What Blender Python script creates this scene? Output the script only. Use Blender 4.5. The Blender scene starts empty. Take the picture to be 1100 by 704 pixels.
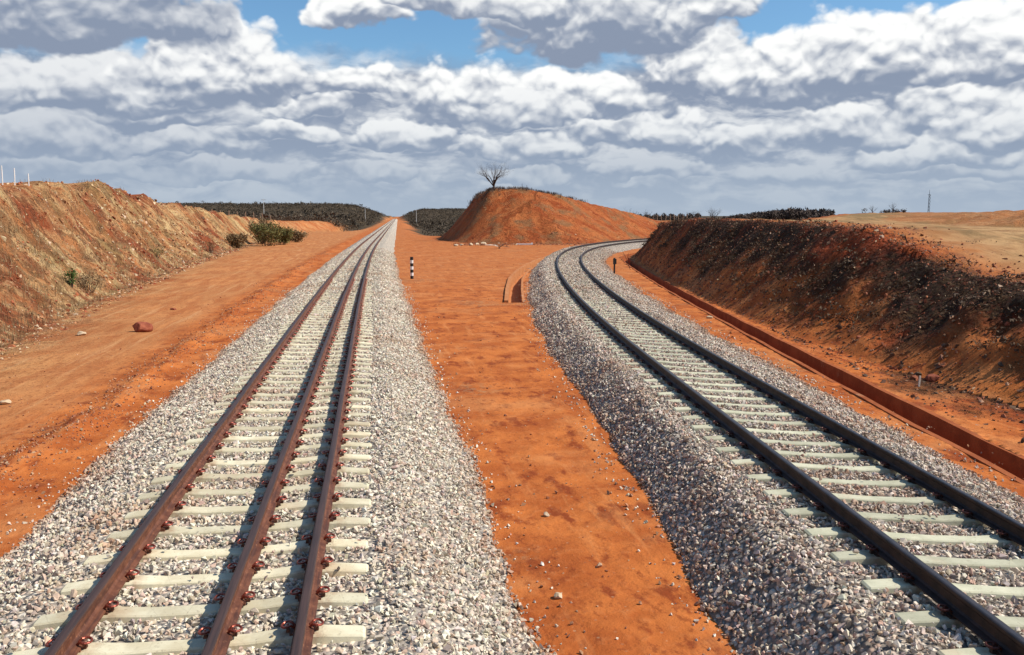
import bpy, bmesh, math, random
import numpy as np
from mathutils import Vector, Matrix

# ------------------------------------------------------------------ camera
H_CAM = 3.72
PITCH = math.atan(120 / 900.0)
YAW = math.radians(9.26)
scene = bpy.context.scene
fw = Vector((math.sin(YAW) * math.cos(PITCH), math.cos(YAW) * math.cos(PITCH), -math.sin(PITCH)))
rt = Vector((math.cos(YAW), -math.sin(YAW), 0))
up = rt.cross(fw)
cam_data = bpy.data.cameras.new("camera")
cam_data.sensor_width = 36.0
cam_data.lens = 36.0 * 900 / 1100
cam_data.clip_start = 0.1
cam_data.clip_end = 9000
cam = bpy.data.objects.new("camera", cam_data)
scene.collection.objects.link(cam)
M = Matrix((rt, up, -fw)).transposed().to_4x4()
M.translation = (0, 0, H_CAM)
cam.matrix_world = M
scene.camera = cam
scene.view_settings.view_transform = 'Standard'
scene.view_settings.look = 'None'
scene.view_settings.exposure = 0.15
scene.view_settings.gamma = 1.0
scene.view_settings.use_curve_mapping = False

# ------------------------------------------------------------------ sun
SUN_EL = math.radians(46)
SUN_AZ = math.atan2(0.97, -0.22)          # from +Y towards +X
sd = Vector((math.sin(SUN_AZ) * math.cos(SUN_EL), math.cos(SUN_AZ) * math.cos(SUN_EL), math.sin(SUN_EL)))
sl = bpy.data.lights.new("sun", 'SUN')
sl.energy = 5.0
sl.angle = math.radians(0.53)
sl.color = (1.0, 0.925, 0.81)
so = bpy.data.objects.new("sun", sl)
so.rotation_euler = sd.to_track_quat('Z', 'Y').to_euler()
scene.collection.objects.link(so)


# ------------------------------------------------------------------ node helper
class NT:
    def __init__(s, tree):
        s.t = tree

    def n(s, typ, **kw):
        nd = s.t.nodes.new(typ)
        for k, v in kw.items():
            setattr(nd, k, v)
        return nd

    def put(s, sock, v):
        if isinstance(v, bpy.types.NodeSocket):
            s.t.links.new(v, sock)
        elif isinstance(v, (tuple, list)) and len(v) == 3 and sock.type == 'RGBA':
            sock.default_value = (*v, 1)
        else:
            sock.default_value = v

    def m(s, op, a, b=0.0, c=0.0, clamp=False):
        nd = s.n('ShaderNodeMath', operation=op, use_clamp=clamp)
        s.put(nd.inputs[0], a); s.put(nd.inputs[1], b); s.put(nd.inputs[2], c)
        return nd.outputs[0]

    def vm(s, op, a, b=(0, 0, 0)):
        nd = s.n('ShaderNodeVectorMath', operation=op)
        s.put(nd.inputs[0], a)
        if op == 'SCALE':
            s.put(nd.inputs['Scale'], b)
        else:
            s.put(nd.inputs[1], b)
        return nd.outputs[0]

    def xyz(s, x, y, z):
        nd = s.n('ShaderNodeCombineXYZ')
        s.put(nd.inputs[0], x); s.put(nd.inputs[1], y); s.put(nd.inputs[2], z)
        return nd.outputs[0]

    def sep(s, v):
        nd = s.n('ShaderNodeSeparateXYZ'); s.put(nd.inputs[0], v)
        return nd.outputs

    def noise(s, vec, scale=1.0, detail=4.0, rough=0.5, col=False):
        nd = s.n('ShaderNodeTexNoise')
        s.put(nd.inputs['Vector'], vec); s.put(nd.inputs['Scale'], scale)
        s.put(nd.inputs['Detail'], detail); s.put(nd.inputs['Roughness'], rough)
        return nd.outputs['Color' if col else 'Fac']

    def vor(s, vec, scale, feature='F1', out='Distance', rnd=1.0):
        nd = s.n('ShaderNodeTexVoronoi', feature=feature)
        s.put(nd.inputs['Vector'], vec); s.put(nd.inputs['Scale'], scale)
        s.put(nd.inputs['Randomness'], rnd)
        return nd.outputs[out]

    def ss(s, v, a, b, lo=0.0, hi=1.0):
        nd = s.n('ShaderNodeMapRange', interpolation_type='SMOOTHSTEP')
        s.put(nd.inputs[0], v); s.put(nd.inputs[1], a); s.put(nd.inputs[2], b)
        s.put(nd.inputs[3], lo); s.put(nd.inputs[4], hi)
        return nd.outputs[0]

    def mix(s, f, a, b, mode='MIX'):
        nd = s.n('ShaderNodeMix', data_type='RGBA', blend_type=mode)
        s.put(nd.inputs[0], f); s.put(nd.inputs[6], a); s.put(nd.inputs[7], b)
        return nd.outputs[2]

    def attr(s, name, out='Color'):
        nd = s.n('ShaderNodeAttribute', attribute_name=name)
        return nd.outputs[out]

    def bump(s, h, strength, dist, normal=None):
        nd = s.n('ShaderNodeBump')
        s.put(nd.inputs['Strength'], strength); s.put(nd.inputs['Distance'], dist)
        s.put(nd.inputs['Height'], h)
        if normal is not None:
            s.put(nd.inputs['Normal'], normal)
        return nd.outputs[0]


def material(name, rough=0.9, metal=0.0, spec=0.3):
    m = bpy.data.materials.new(name)
    m.use_nodes = True
    t = m.node_tree
    b = t.nodes['Principled BSDF']
    b.inputs['Roughness'].default_value = rough
    b.inputs['Metallic'].default_value = metal
    b.inputs['Specular IOR Level'].default_value = spec
    N = NT(t)
    return m, N, b


# ------------------------------------------------------------------ world: sky with clouds
world = bpy.data.worlds.new("World")
scene.world = world
world.use_nodes = True
W = NT(world.node_tree)
bg = world.node_tree.nodes['Background']
SKY_STRENGTH = 0.1
bg.inputs['Strength'].default_value = SKY_STRENGTH
sky = W.n('ShaderNodeTexSky', sky_type='NISHITA')
sky.sun_disc = False
sky.sun_elevation = SUN_EL
sky.sun_rotation = SUN_AZ
sky.air_density = 1.0
sky.dust_density = 0.6
sky.ozone_density = 2.0
tc = W.n('ShaderNodeTexCoord').outputs['Generated']
dirn = W.vm('NORMALIZE', tc)
dx, dy, dz = W.sep(dirn)


# puffy warp in angular space, so that cloud edges curl
AZ = W.m('ARCTAN2', dx, dy)
EL = W.m('ARCSINE', dz)
ang = W.xyz(AZ, W.m('MULTIPLY', EL, 1.35), 0.0)
wn = W.noise(ang, 13.0, 4.0, 0.52, col=True)
warp = W.vm('MULTIPLY', W.vm('SUBTRACT', wn, (0.5, 0.5, 0.5)), (0.085, 0.055, 0.0))
wx, wy, _wz = W.sep(warp)
AZw = W.m('ADD', AZ, wx)
ELw = W.m('ADD', EL, wy)
angw = W.vm('ADD', ang, W.vm('SCALE', warp, 0.5))


def cells(p, sc, smooth=False):
    """rounded billows: high in the middle of a puff, low between"""
    nd = W.n('ShaderNodeTexVoronoi', feature='SMOOTH_F1' if smooth else 'F1', voronoi_dimensions='2D')
    W.put(nd.inputs['Vector'], p); W.put(nd.inputs['Scale'], sc)
    if smooth: W.put(nd.inputs['Smoothness'], 0.4)
    return W.m('SUBTRACT', 0.5, nd.outputs['Distance'])


def puff_at(off):
    p = W.vm('ADD', angw, (0.0, off, 0.0))
    a = W.m('ADD', W.m('MULTIPLY', cells(p, 17.0, True), 0.55), W.m('MULTIPLY', cells(p, 41.0), 0.30))
    return W.m('ADD', a, W.m('MULTIPLY', cells(p, 95.0), 0.14))


puff = puff_at(0.0)
puff_up = puff_at(0.011)
relief = W.m('SUBTRACT', puff, puff_up)          # > 0 on the upper side of each billow
soft = W.m('SUBTRACT', W.noise(ang, 9.0, 6.0, 0.6), 0.5)
k = 1.0 / SKY_STRENGTH
fade = W.ss(EL, 0.0, 0.17)
LIT = W.mix(fade, tuple(k * c for c in (0.50, 0.55, 0.61)), tuple(k * c for c in (0.92, 0.925, 0.915)))
SHADE = W.mix(fade, tuple(k * c for c in (0.28, 0.35, 0.46)), tuple(k * c for c in (0.235, 0.285, 0.385)))
skyc = W.mix(1.0, sky.outputs[0], (0.80, 1.08, 1.22), 'MULTIPLY')
# veil of distant small cumulus and stratus behind the near clouds
p2 = W.vm('MULTIPLY', W.vm('ADD', ang, W.vm('SCALE', warp, 0.6)), (1, 2.3, 1))
veil = W.noise(p2, 7.0, 5.0, 0.55)
veil = W.m('ADD', veil, W.m('MULTIPLY', W.m('SUBTRACT', W.noise(p2, 22.0, 4.0, 0.55), .5), .55))
vlit = W.m('ADD', W.ss(veil, .40, .66), W.m('MULTIPLY', relief, 1.2), clamp=True)
vcol = W.mix(W.m('MULTIPLY', vlit, .72), SHADE, LIT)
vmask = W.ss(W.m('ADD', EL, W.m('MULTIPLY', soft, .10)), .145, .19, 1.0, 0.0)
vmask = W.m('MAXIMUM', vmask, W.m('MULTIPLY', W.ss(W.m('ABSOLUTE', W.m('SUBTRACT', AZ, .16)), .7, .9), W.ss(veil, .42, .55)))
vmask = W.m('MULTIPLY', vmask, W.ss(EL, .30, .5, 1.0, 0.0))
col = W.mix(vmask, skyc, vcol)


S_SHAPE = W.m('ADD', W.m('MULTIPLY_ADD', puff, 1.0, 0.86), W.m('MULTIPLY', soft, .9))
S_TONE = W.m('ADD', W.m('MULTIPLY', relief, 2.3), W.m('ADD', W.m('MULTIPLY', puff, .45), soft))


def cloud(px, top, base, hw, contrast=1.0, lift=0.0):
    """one cumulus: width and height given as angles, domed top, flat shaded base"""
    global col
    mid = base - (base - top) * 0.30
    d = fw + rt * ((px - 550) / 900) + up * ((352 - mid) / 900)
    d.normalize()
    a0 = math.atan2(d.x, d.y); e0 = math.asin(d.z)
    sa = hw / 900 * 1.06; st = (mid - top) / 900; sb = (base - mid) / 900
    x = W.m('MULTIPLY_ADD', AZw, 1 / sa, -a0 / sa)
    Y_ = W.m('MINIMUM', W.m('MULTIPLY_ADD', ELw, 1 / st, -e0 / st), W.m('MULTIPLY_ADD', ELw, 1 / sb, -e0 / sb))
    r2 = W.m('MULTIPLY_ADD', x, x, W.m('MULTIPLY', Y_, Y_))
    al = W.ss(W.m('SUBTRACT', S_SHAPE, r2), 0.0, 0.34)
    b_ = W.ss(W.m('ADD', Y_, S_TONE), -0.62 - lift, 0.80 - lift)
    if contrast != 1.0:
        b_ = W.m('MULTIPLY', b_, contrast)
    col = W.mix(al, col, W.mix(b_, SHADE, LIT))


for c_ in ((560, 178, 198, 60, .7), (700, 172, 195, 80, .7), (400, 176, 196, 70, .7), (250, 172, 194, 80, .6), (90, 165, 192, 90, .5), (880, 170, 196, 80, .7), (1030, 165, 195, 80, .7),
           (780, 130, 168, 80), (1000, 145, 182, 90), (520, 140, 172, 60), (310, 128, 158, 50), (430, 128, 164, 60), (600, 142, 176, 55), (180, 135, 165, 90, .7),
           (60, 118, 168, 95, .6), (690, 108, 165, 85), (890, 108, 160, 75), (330, 96, 128, 45), (1040, 72, 140, 80), (1120, 100, 160, 80), (170, 95, 140, 90, .8),
           (265, 74, 112, 48), (385, 60, 105, 60), (490, 60, 130, 80), (620, 68, 132, 90), (560, 95, 140, 70, .9), (110, 55, 122, 130, .75), (235, 14, 112, 95, .95), (745, 30, 100, 62),
           (860, 24, 114, 95), (945, 8, 100, 75), (1075, 6, 85, 78),
           (385, -22, 33, 55, 1.0, .2), (470, -45, 16, 80, .9, .2), (650, -70, 70, 130, .8, -.25), (560, -30, 20, 60, .9), (760, -50, 30, 55, 1.0, .3), (40, -60, 48, 175, .6, -.3)):
    cloud(*c_)
haze_f = W.ss(EL, -0.01, 0.085, 0.70, 0.0)
col = W.mix(haze_f, col, tuple(k * c for c in (0.40, 0.475, 0.565)))
below = W.ss(dz, -0.02, 0.0)
col = W.mix(below, tuple(k * c for c in (0.16, 0.09, 0.05)), col)
world.node_tree.links.new(col, bg.inputs['Color'])
world.cycles.sampling_method = 'MANUAL'
world.cycles.sample_map_resolution = 512

# ------------------------------------------------------------------ numpy noise
rng = np.random.default_rng(7)
random.seed(11)


def _hash(ix, iy, seed):
    h = (ix.astype(np.int64) * 374761393 + iy.astype(np.int64) * 668265263 + seed * 1442695041) & 0xffffffff
    h = ((h ^ (h >> 13)) * 1274126177) & 0xffffffff
    h = (h ^ (h >> 16)) & 0xffffff
    return h / float(0xffffff)


def vnoise(x, y, seed=0):
    ix = np.floor(x); iy = np.floor(y)
    fx = x - ix; fy = y - iy
    fx = fx * fx * (3 - 2 * fx); fy = fy * fy * (3 - 2 * fy)
    a = _hash(ix, iy, seed); b = _hash(ix + 1, iy, seed)
    c = _hash(ix, iy + 1, seed); d = _hash(ix + 1, iy + 1, seed)
    return (a + (b - a) * fx) * (1 - fy) + (c + (d - c) * fx) * fy - 0.5


def fbm(x, y, seed=0, oct=4, gain=0.5):
    r = 0; a = 1.0
    for o in range(oct):
        r = r + a * vnoise(x * 2 ** o + 17.3 * o, y * 2 ** o - 9.1 * o, seed + o)
        a *= gain
    return r


def sstep(v, a, b):
    t = np.clip((v - a) / (b - a), 0, 1)
    return t * t * (3 - 2 * t)


def pdist(X, Y, pts):
    """distance, arclength and interpolated z to a polyline"""
    best = np.full(X.shape, 1e18); S = np.zeros(X.shape); Z = np.zeros(X.shape)
    s0 = 0.0
    for a, b in zip(pts[:-1], pts[1:]):
        ax, ay = a[0], a[1]; bx, by = b[0] - ax, b[1] - ay
        L2 = bx * bx + by * by; L = math.sqrt(L2)
        t = np.clip(((X - ax) * bx + (Y - ay) * by) / L2, 0, 1)
        d = (X - ax - t * bx) ** 2 + (Y - ay - t * by) ** 2
        m = d < best
        best = np.where(m, d, best); S = np.where(m, s0 + t * L, S)
        if len(a) > 2:
            Z = np.where(m, a[2] + t * (b[2] - a[2]), Z)
        s0 += L
    return np.sqrt(best), S, Z


def inpoly(X, Y, pts):
    r = np.zeros(X.shape, bool)
    n = len(pts)
    for i in range(n):
        x1, y1 = pts[i][0], pts[i][1]; x2, y2 = pts[(i + 1) % n][0], pts[(i + 1) % n][1]
        if y1 == y2:
            continue
        c = ((y1 > Y) != (y2 > Y)) & (X < (x2 - x1) * (Y - y1) / (y2 - y1) + x1)
        r ^= c
    return r


# ------------------------------------------------------------------ track centre lines
def left_line(y):
    """x of the straight track's centre and its heading (very slight right-hand bend far off)"""
    y = np.asarray(y, float)
    R = 2800.0; hm = 0.0275; yl = 25 + hm * R
    q = np.clip(y - 25, 0, hm * R)
    x = -1.43 + q * q / (2 * R) + np.maximum(y - yl, 0) * hm
    return x, q / R


KS = np.array([-14, 0, 15, 30, 45, 60, 75, 90, 105, 125, 150, 175, 210.])
KH = np.array([0.09, .1005, .1096, .1552, .1923, .244, .3398, .4804, .636, .7916, .79, .78, .78])
_s = np.arange(0, 210, 0.1)
_th = np.interp(_s, KS, KH)
_x = 4.9625 + np.concatenate([[0], np.cumsum(np.sin(_th) * .1)[:-1]])
_y = 2 + np.concatenate([[0], np.cumsum(np.cos(_th) * .1)[:-1]])
_sb = np.arange(-14, 0, 0.1)
_xb = 4.9625 + _sb * math.sin(.095); _yb = 2 + _sb * math.cos(.095)
CS = np.concatenate([_sb, _s]); CX = np.concatenate([_xb, _x]); CY = np.concatenate([_yb, _y])
CT = np.concatenate([np.full(len(_sb), .098), _th])


def right_line(s):
    return np.interp(s, CS, CX), np.interp(s, CS, CY), np.interp(s, CS, CT)


CANT = 0.12
Z_SL = 0.56      # sleeper top under the rail foot, straight track
Z_SR = 0.525     # same on the curve, at the centre line

# ------------------------------------------------------------------ terrain
FOOT_L = [(-9.2, -40), (-9.3, -10), (-9.5, 5), (-10, 15), (-10.5, 25), (-12.1, 38.6), (-14.2, 67), (-16.4, 117), (-15, 170), (-13, 230), (-9, 330), (-4, 480)]
CREST_L = [(-14, -40, 4.4), (-14, -10, 4.5), (-14.1, 15, 4.7), (-15.4, 33, 5.1), (-16.6, 42, 5.45), (-19.3, 63, 6.3), (-20.2, 73, 5.95),
           (-21.3, 86, 5.35), (-21, 100, 4.8), (-20.6, 115, 4.0), (-19.5, 131, 3.5), (-19, 160, 2.7), (-17, 222, 2.3), (-13, 330, 1.4), (-8, 480, .8)]
FAR_L = [(-40, 480), (-400, 600), (-900, 500), (-900, -40)]
FOOT_M = [(50, 260), (17, 172), (11, 148), (10, 134), (11, 122), (13, 112), (20, 110), (27, 109), (32, 113.5), (40, 122.5), (52, 136), (72, 157), (110, 196), (170, 256)]
CREST_M = [(56, 240, 2.6), (24, 165, 4.6), (18.5, 146, 6.2), (16.6, 136, 7.1), (17.3, 124.5, 7.65), (21.6, 124.1, 7.75), (27.5, 125, 6.85), (34.5, 129.5, 5.5),
           (42.5, 136.5, 4.2), (50.3, 147, 2.9), (66, 163, 2.7), (104, 202, 2.7), (164, 262, 2.7)]
FAR_M = [(190, 330)]
FOOT_R = [(12.4, -40), (12.4, 14), (12.4, 20), (12.95, 26), (14.15, 34), (16.45, 46), (18.6, 55), (21, 66), (23.9, 76.5), (28.5, 83.5), (35, 91), (45, 100), (60, 115), (85, 140), (125, 180), (185, 240)]
CREST_R = [(15.4, -40, 2.2), (15.4, 5, 2.15), (15.5, 14, 2.1), (15.6, 18, 2.08), (15.9, 20.1, 2.13), (16.3, 22.5, 2.36), (16.7, 25.4, 2.88), (17.1, 27.5, 3.2), (17.4, 29.5, 3.3),
           (18, 33.5, 3.38), (19.4, 42, 3.44), (21.6, 55, 3.48), (23.4, 67, 3.1), (26, 73.5, 2.75), (33, 81, 3), (42, 89, 3.0), (52, 98, 3.2), (66, 111, 4.0), (90, 134, 4.3), (130, 174, 4.3), (190, 234, 4.2)]
FAR_R = [(900, 500), (900, -40)]
ROAD_END = 150
CHAN_R = [(8.75, 5.0), (8.55 + .7, 9.95), (10.0, 14.34), (11.35, 21.72), (13.45, 33.0), (15.0, 41), (17.4, 52.5), (19.9, 64), (22.3, 73.5), (24.6, 79.0), (28.6, 84.3)]
CHAN_R[0] = (8.55, 2.0)
CHAN_M = [(5.95, 35.6), (7.0, 42), (8.25, 49), (9.9, 56), (11.75, 62.7), (14.4, 71), (17.9, 80)]


def bank(X, Y, foot, crest, far, power, zn):
    inF = inpoly(X, Y, foot + far)
    inC = inpoly(X, Y, [c[:2] for c in crest] + far)
    dF, sF, _ = pdist(X, Y, foot)
    dC, _, zc = pdist(X, Y, crest)
    slope = inF & ~inC
    t = dF / (dF + dC + 1e-6)
    e = 0.06
    S = np.where(t < e, t * t / (2 * e), np.where(t > 1 - e, 1 - e - (1 - t) ** 2 / (2 * e), t - e / 2)) / (1 - e)
    w = sstep(dC, 2, 28)
    zp = zc * (1 - w) + zn * w
    S = S ** power
    z = np.where(slope, zc * S, np.where(inF & inC, zp, 0))
    return z, slope, inF & inC, dF, dC, sF, t


HEAP = [(120, 190), (74, 122), (59, 100), (56, 84), (58, 62), (66, 40), (80, 10), (90, -40)]


def natural(X, Y):
    z = 2.2 + 0.35 * fbm(X / 30, Y / 30, 5, 3)
    # brown spoil heaps across the field on the right
    d, sH, _ = pdist(X, Y, HEAP)
    beyond = inpoly(X, Y, HEAP + [(900, -60), (900, 500)])
    u = np.where(beyond, d, -d) + 3.5 * fbm(X / 13, Y / 13, 8, 4)
    gul = fbm(sH / 2.2, d / 12, 12, 3, .6)
    z = z + beyond * (2.0 * sstep(u, -1, 17) * (1 + .22 * fbm(sH / 14, d / 30, 13, 3)) + .95 * gul * sstep(u, 0, 5) * (1 - sstep(u, 14, 26)))
    z = np.where(X < -9, z + 2.0 * np.exp(-((Y - 60) / 70) ** 2), z)
    return z


def Z0(Y):
    return Y


def ground_z(X, Y, full=False):
    X = np.asarray(X, float); Y = np.asarray(Y, float)
    D = np.hypot(X, Y)
    zn = natural(X, Y)
    zl, sl_, pl_, dFl, dCl, sFl, tl = bank(X, Y, FOOT_L, CREST_L, FAR_L, 1.3, zn)
    zm, sm_, pm_, dFm, dCm, sFm, tm = bank(X, Y, FOOT_M, CREST_M, FAR_M, 1.08, zn)
    zr, sr_, pr_, dFr, dCr, sFr, tr = bank(X, Y, FOOT_R, CREST_R, FAR_R, 1.0, zn)
    # rills and lumps
    env_l = np.clip(tl * 4, 0, 1) * np.clip((1 - tl) * 6, 0.25, 1)
    rill = fbm((sFl + dFl * .35) / 1.1, dFl / 6.0, 21, 4, .6)
    rill2 = fbm((sFl + dFl * .35) / 3.8, dFl / 9.0, 31, 2, .6)
    zl = zl + sl_ * env_l * (0.22 * rill + 0.45 * rill2 - 0.45 * np.abs(fbm((sFl + dFl * .5) / 2.3, dFl / 3.2, 24, 4, .6)) - .10 + 0.75 * np.abs(fbm(X / 1.9, Y / 2.6, 27, 5, .6)))
    zl = zl - (sl_ * tl + pl_) * .40 * (1 - sstep(Y, 62, 95))
    zl = zl + pl_ * 0.22 * fbm(X / 2.2, Y / 2.2, 41, 4)
    zl = zl + (sl_ | pl_) * np.exp(-(dCl / 1.6) ** 2) * (0.7 * fbm(sFl / 2.8, dFl * 0 + 3.1, 51, 4, .6) - .30 * (Y < 60))
    rm = fbm((sFm + dFm * .2) / 1.8, dFm / 9.0, 61, 4, .55)
    zm = zm + sm_ * np.clip(tm * 4, 0, 1) * np.clip((1 - tm) * 5, .2, 1) * (0.75 * rm)
    zm = zm + pm_ * 0.2 * fbm(X / 2.5, Y / 2.5, 63, 3)
    env_r = np.clip(dFr / 1.2, 0, 1) * np.clip((1 - tr) * 5, .35, 1)
    lr = fbm(X / 1.3, Y / 1.3, 71, 5, .58); lr2 = fbm(X / 4.5, Y / 4.5, 75, 2)
    zr = zr + sr_ * env_r * (0.34 * lr + 0.45 * lr2)
    zr = zr + pr_ * (0.10 + .12 * np.exp(-dCr / 2)) * fbm(X / 1.6, Y / 1.6, 77, 4)
    z = zl + zm + zr
    flat = ~(sl_ | pl_ | sm_ | pm_ | sr_ | pr_)
    # corridor floor
    micro = 0.035 * fbm(X / 1.7, Y / 1.7, 81, 4, .55) + 0.02 * fbm(X / .35, Y / .35, 85, 2)
    z = z + np.where(flat, micro, 0)
    # windrow of gravelly dirt and wheel ruts on the left service road
    lx, _ = left_line(Y)
    wr = np.exp(-((X - (lx - 4.05) + .5 * fbm(Y / 9, Y * 0, 91, 2)) / .38) ** 2)
    z = z + flat * (Y < 160) * wr * (0.09 + .14 * fbm(X / .5, Y / .9, 93, 3))
    # far country
    far_h = 14.5 * np.exp(-((Y - 880) / 260) ** 2) * sstep(-(X - 0.02 * Y), -12, 48) * (1 + .30 * sstep(-X, 250, 520) + .10 * fbm(X / 160, Y / 200, 101, 3))
    far_h = far_h + 10.5 * np.exp(-((Y - 1000) / 280) ** 2) * sstep(X - 0.02 * Y, -2, 40) * (1 + .12 * fbm(X / 160, Y / 200, 105, 3))
    far_h = far_h + 4 * np.exp(-((D - 1500) / 300) ** 2)
    dipc = -1.6 * np.where(X > lx, sstep(Y, 150, 210), sstep(Y, 190, 300)) * sstep(np.abs(X - lx), 4.5, 12) * (1 - sstep(Y, 560, 800)) * flat
    z = z + dipc
    far_h = far_h * (1 - .68 * sstep(X / np.maximum(np.abs(Y), 1), .15, .26) * (Y > 0))
    z = z + far_h * (1 - .75 * np.exp(-((X - lx) / 7) ** 2)) * sstep(np.abs(X - lx), 4, 9)
    z = z - 1.2 * sstep(D, 1500, 3000)
    # tuck the ground under the ballast beds
    if full:
        return z, dict(flat=flat, sl=sl_, pl=pl_, sm=sm_, pm=pm_, sr=sr_, pr=pr_, dFl=dFl, dFm=dFm, dFr=dFr, sFl=sFl, sFm=sFm, sFr=sFr,
                       tl=tl, tm=tm, tr=tr, dCl=dCl, dCr=dCr, dCm=dCm, wr=wr, D=D, far_h=far_h)
    return z


def gz(x, y):
    return float(ground_z(np.array([x]), np.array([y]))[0])


# polar grid, denser inside the view
fine = np.arange(-40, 62, 0.16)
coarse = np.arange(62, 320, 4.0)
ang = np.radians(np.concatenate([fine, coarse]))
rr = [0.6]
while rr[-1] < 5000:
    r_ = rr[-1]
    if r_ < 12: f_ = 1.022
    elif r_ < 45: f_ = 1.0085
    elif r_ < 170: f_ = 1.011
    else: f_ = 1.035
    rr.append(r_ * f_)
rr = np.array(rr)
nA, nR = len(ang), len(rr)
A_, R_ = np.meshgrid(ang, rr, indexing='ij')
X = (np.sin(A_) * R_).ravel(); Y = (np.cos(A_) * R_).ravel()

# snap vertices near drainage channels on to the channel walls' centre line, then open the slot
HW = 0.36        # half distance between wall centres
def chan_signed(X, Y, line):
    d, s, _ = pdist(X, Y, line)
    L = sum(math.dist(a, b) for a, b in zip(line[:-1], line[1:]))
    inside_len = (s > 0.001) & (s < L - 0.001)
    return d, s, inside_len, L

chan_del = np.zeros(X.shape, bool)
for line in (CHAN_R, CHAN_M):
    near = (np.abs(X) < 60) & (Y > 0) & (Y < 120)
    idx = np.where(near)[0]
    for it in range(2):
        d, s, ins, L = chan_signed(X[idx], Y[idx], line)
        cell = 0.0045 * np.hypot(X[idx], Y[idx]) + .03
        m = (np.abs(d - HW) < cell * 0.8) & ins & (d > 1e-4)
        # move along the gradient of d
        eps = 1e-3
        dx_, _, _, _ = chan_signed(X[idx] + eps, Y[idx], line)
        dy_, _, _, _ = chan_signed(X[idx], Y[idx] + eps, line)
        gx = (dx_ - d) / eps; gy = (dy_ - d) / eps
        X[idx] = np.where(m, X[idx] + (HW - d) * gx, X[idx]); Y[idx] = np.where(m, Y[idx] + (HW - d) * gy, Y[idx])

Z, info = ground_z(X, Y, True)
idx_all = np.arange(nA * nR).reshape(nA, nR)
a0 = idx_all; a1 = np.roll(idx_all, -1, axis=0)
quads = np.stack([a0[:, :-1], a0[:, 1:], a1[:, 1:], a1[:, :-1]], -1).reshape(-1, 4)
# centre fan hub
hub = len(X)
X = np.append(X, 0.0); Y = np.append(Y, 0.0); Z = np.append(Z, 0.0)
fan = np.stack([np.full(nA, hub), a0[:, 0], a1[:, 0]], -1)
qx = X[quads].mean(1); qy = Y[quads].mean(1)
kill = np.zeros(len(quads), bool)
for line in (CHAN_R, CHAN_M):
    m = (np.abs(qx) < 60) & (qy > 0) & (qy < 120)
    ii = np.where(m)[0]
    d, s, ins, L = chan_signed(qx[ii], qy[ii], line)
    kill[ii[(d < HW - .01) & ins]] = True


def np_mesh(name, verts, faces_list, mats, attrs=None, smooth=False, matidx=None):
    """faces_list: list of int arrays (n,k)"""
    me = bpy.data.meshes.new(name)
    me.vertices.add(len(verts))
    me.vertices.foreach_set('co', np.asarray(verts, np.float32).ravel())
    loops = np.concatenate([f.ravel() for f in faces_list]).astype(np.int32)
    counts = np.concatenate([np.full(len(f), f.shape[1]) for f in faces_list]).astype(np.int32)
    starts = np.concatenate([[0], np.cumsum(counts)[:-1]]).astype(np.int32)
    me.loops.add(len(loops)); me.loops.foreach_set('vertex_index', loops)
    me.polygons.add(len(counts)); me.polygons.foreach_set('loop_start', starts); me.polygons.foreach_set('loop_total', counts)
    if matidx is not None:
        me.polygons.foreach_set('material_index', matidx.astype(np.int32))
    me.polygons.foreach_set('use_smooth', np.full(len(counts), smooth))
    for mt in (mats if isinstance(mats, (list, tuple)) else [mats]):
        me.materials.append(mt)
    me.update(calc_edges=True)
    for k_, (typ, dom, arr) in (attrs or {}).items():
        at = me.attributes.new(k_, typ, dom)
        at.data.foreach_set({'FLOAT_COLOR': 'color', 'FLOAT_VECTOR': 'vector', 'FLOAT': 'value'}[typ], np.asarray(arr, np.float32).ravel())
    return me


def link(name, me, parent=None):
    o = bpy.data.objects.new(name, me)
    scene.collection.objects.link(o)
    if parent is not None:
        o.parent = parent
    return o


def tag(o, label=None, cat=None, group=None, kind=None):
    if label: o['label'] = label
    if cat: o['category'] = cat
    if group: o['group'] = group
    if kind: o['kind'] = kind
    return o


def empty(name, loc=(0, 0, 0), rz=0.0):
    o = bpy.data.objects.new(name, None)
    o.empty_display_size = 0.2
    o.location = loc; o.rotation_euler = (0, 0, rz)
    scene.collection.objects.link(o)
    return o


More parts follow.
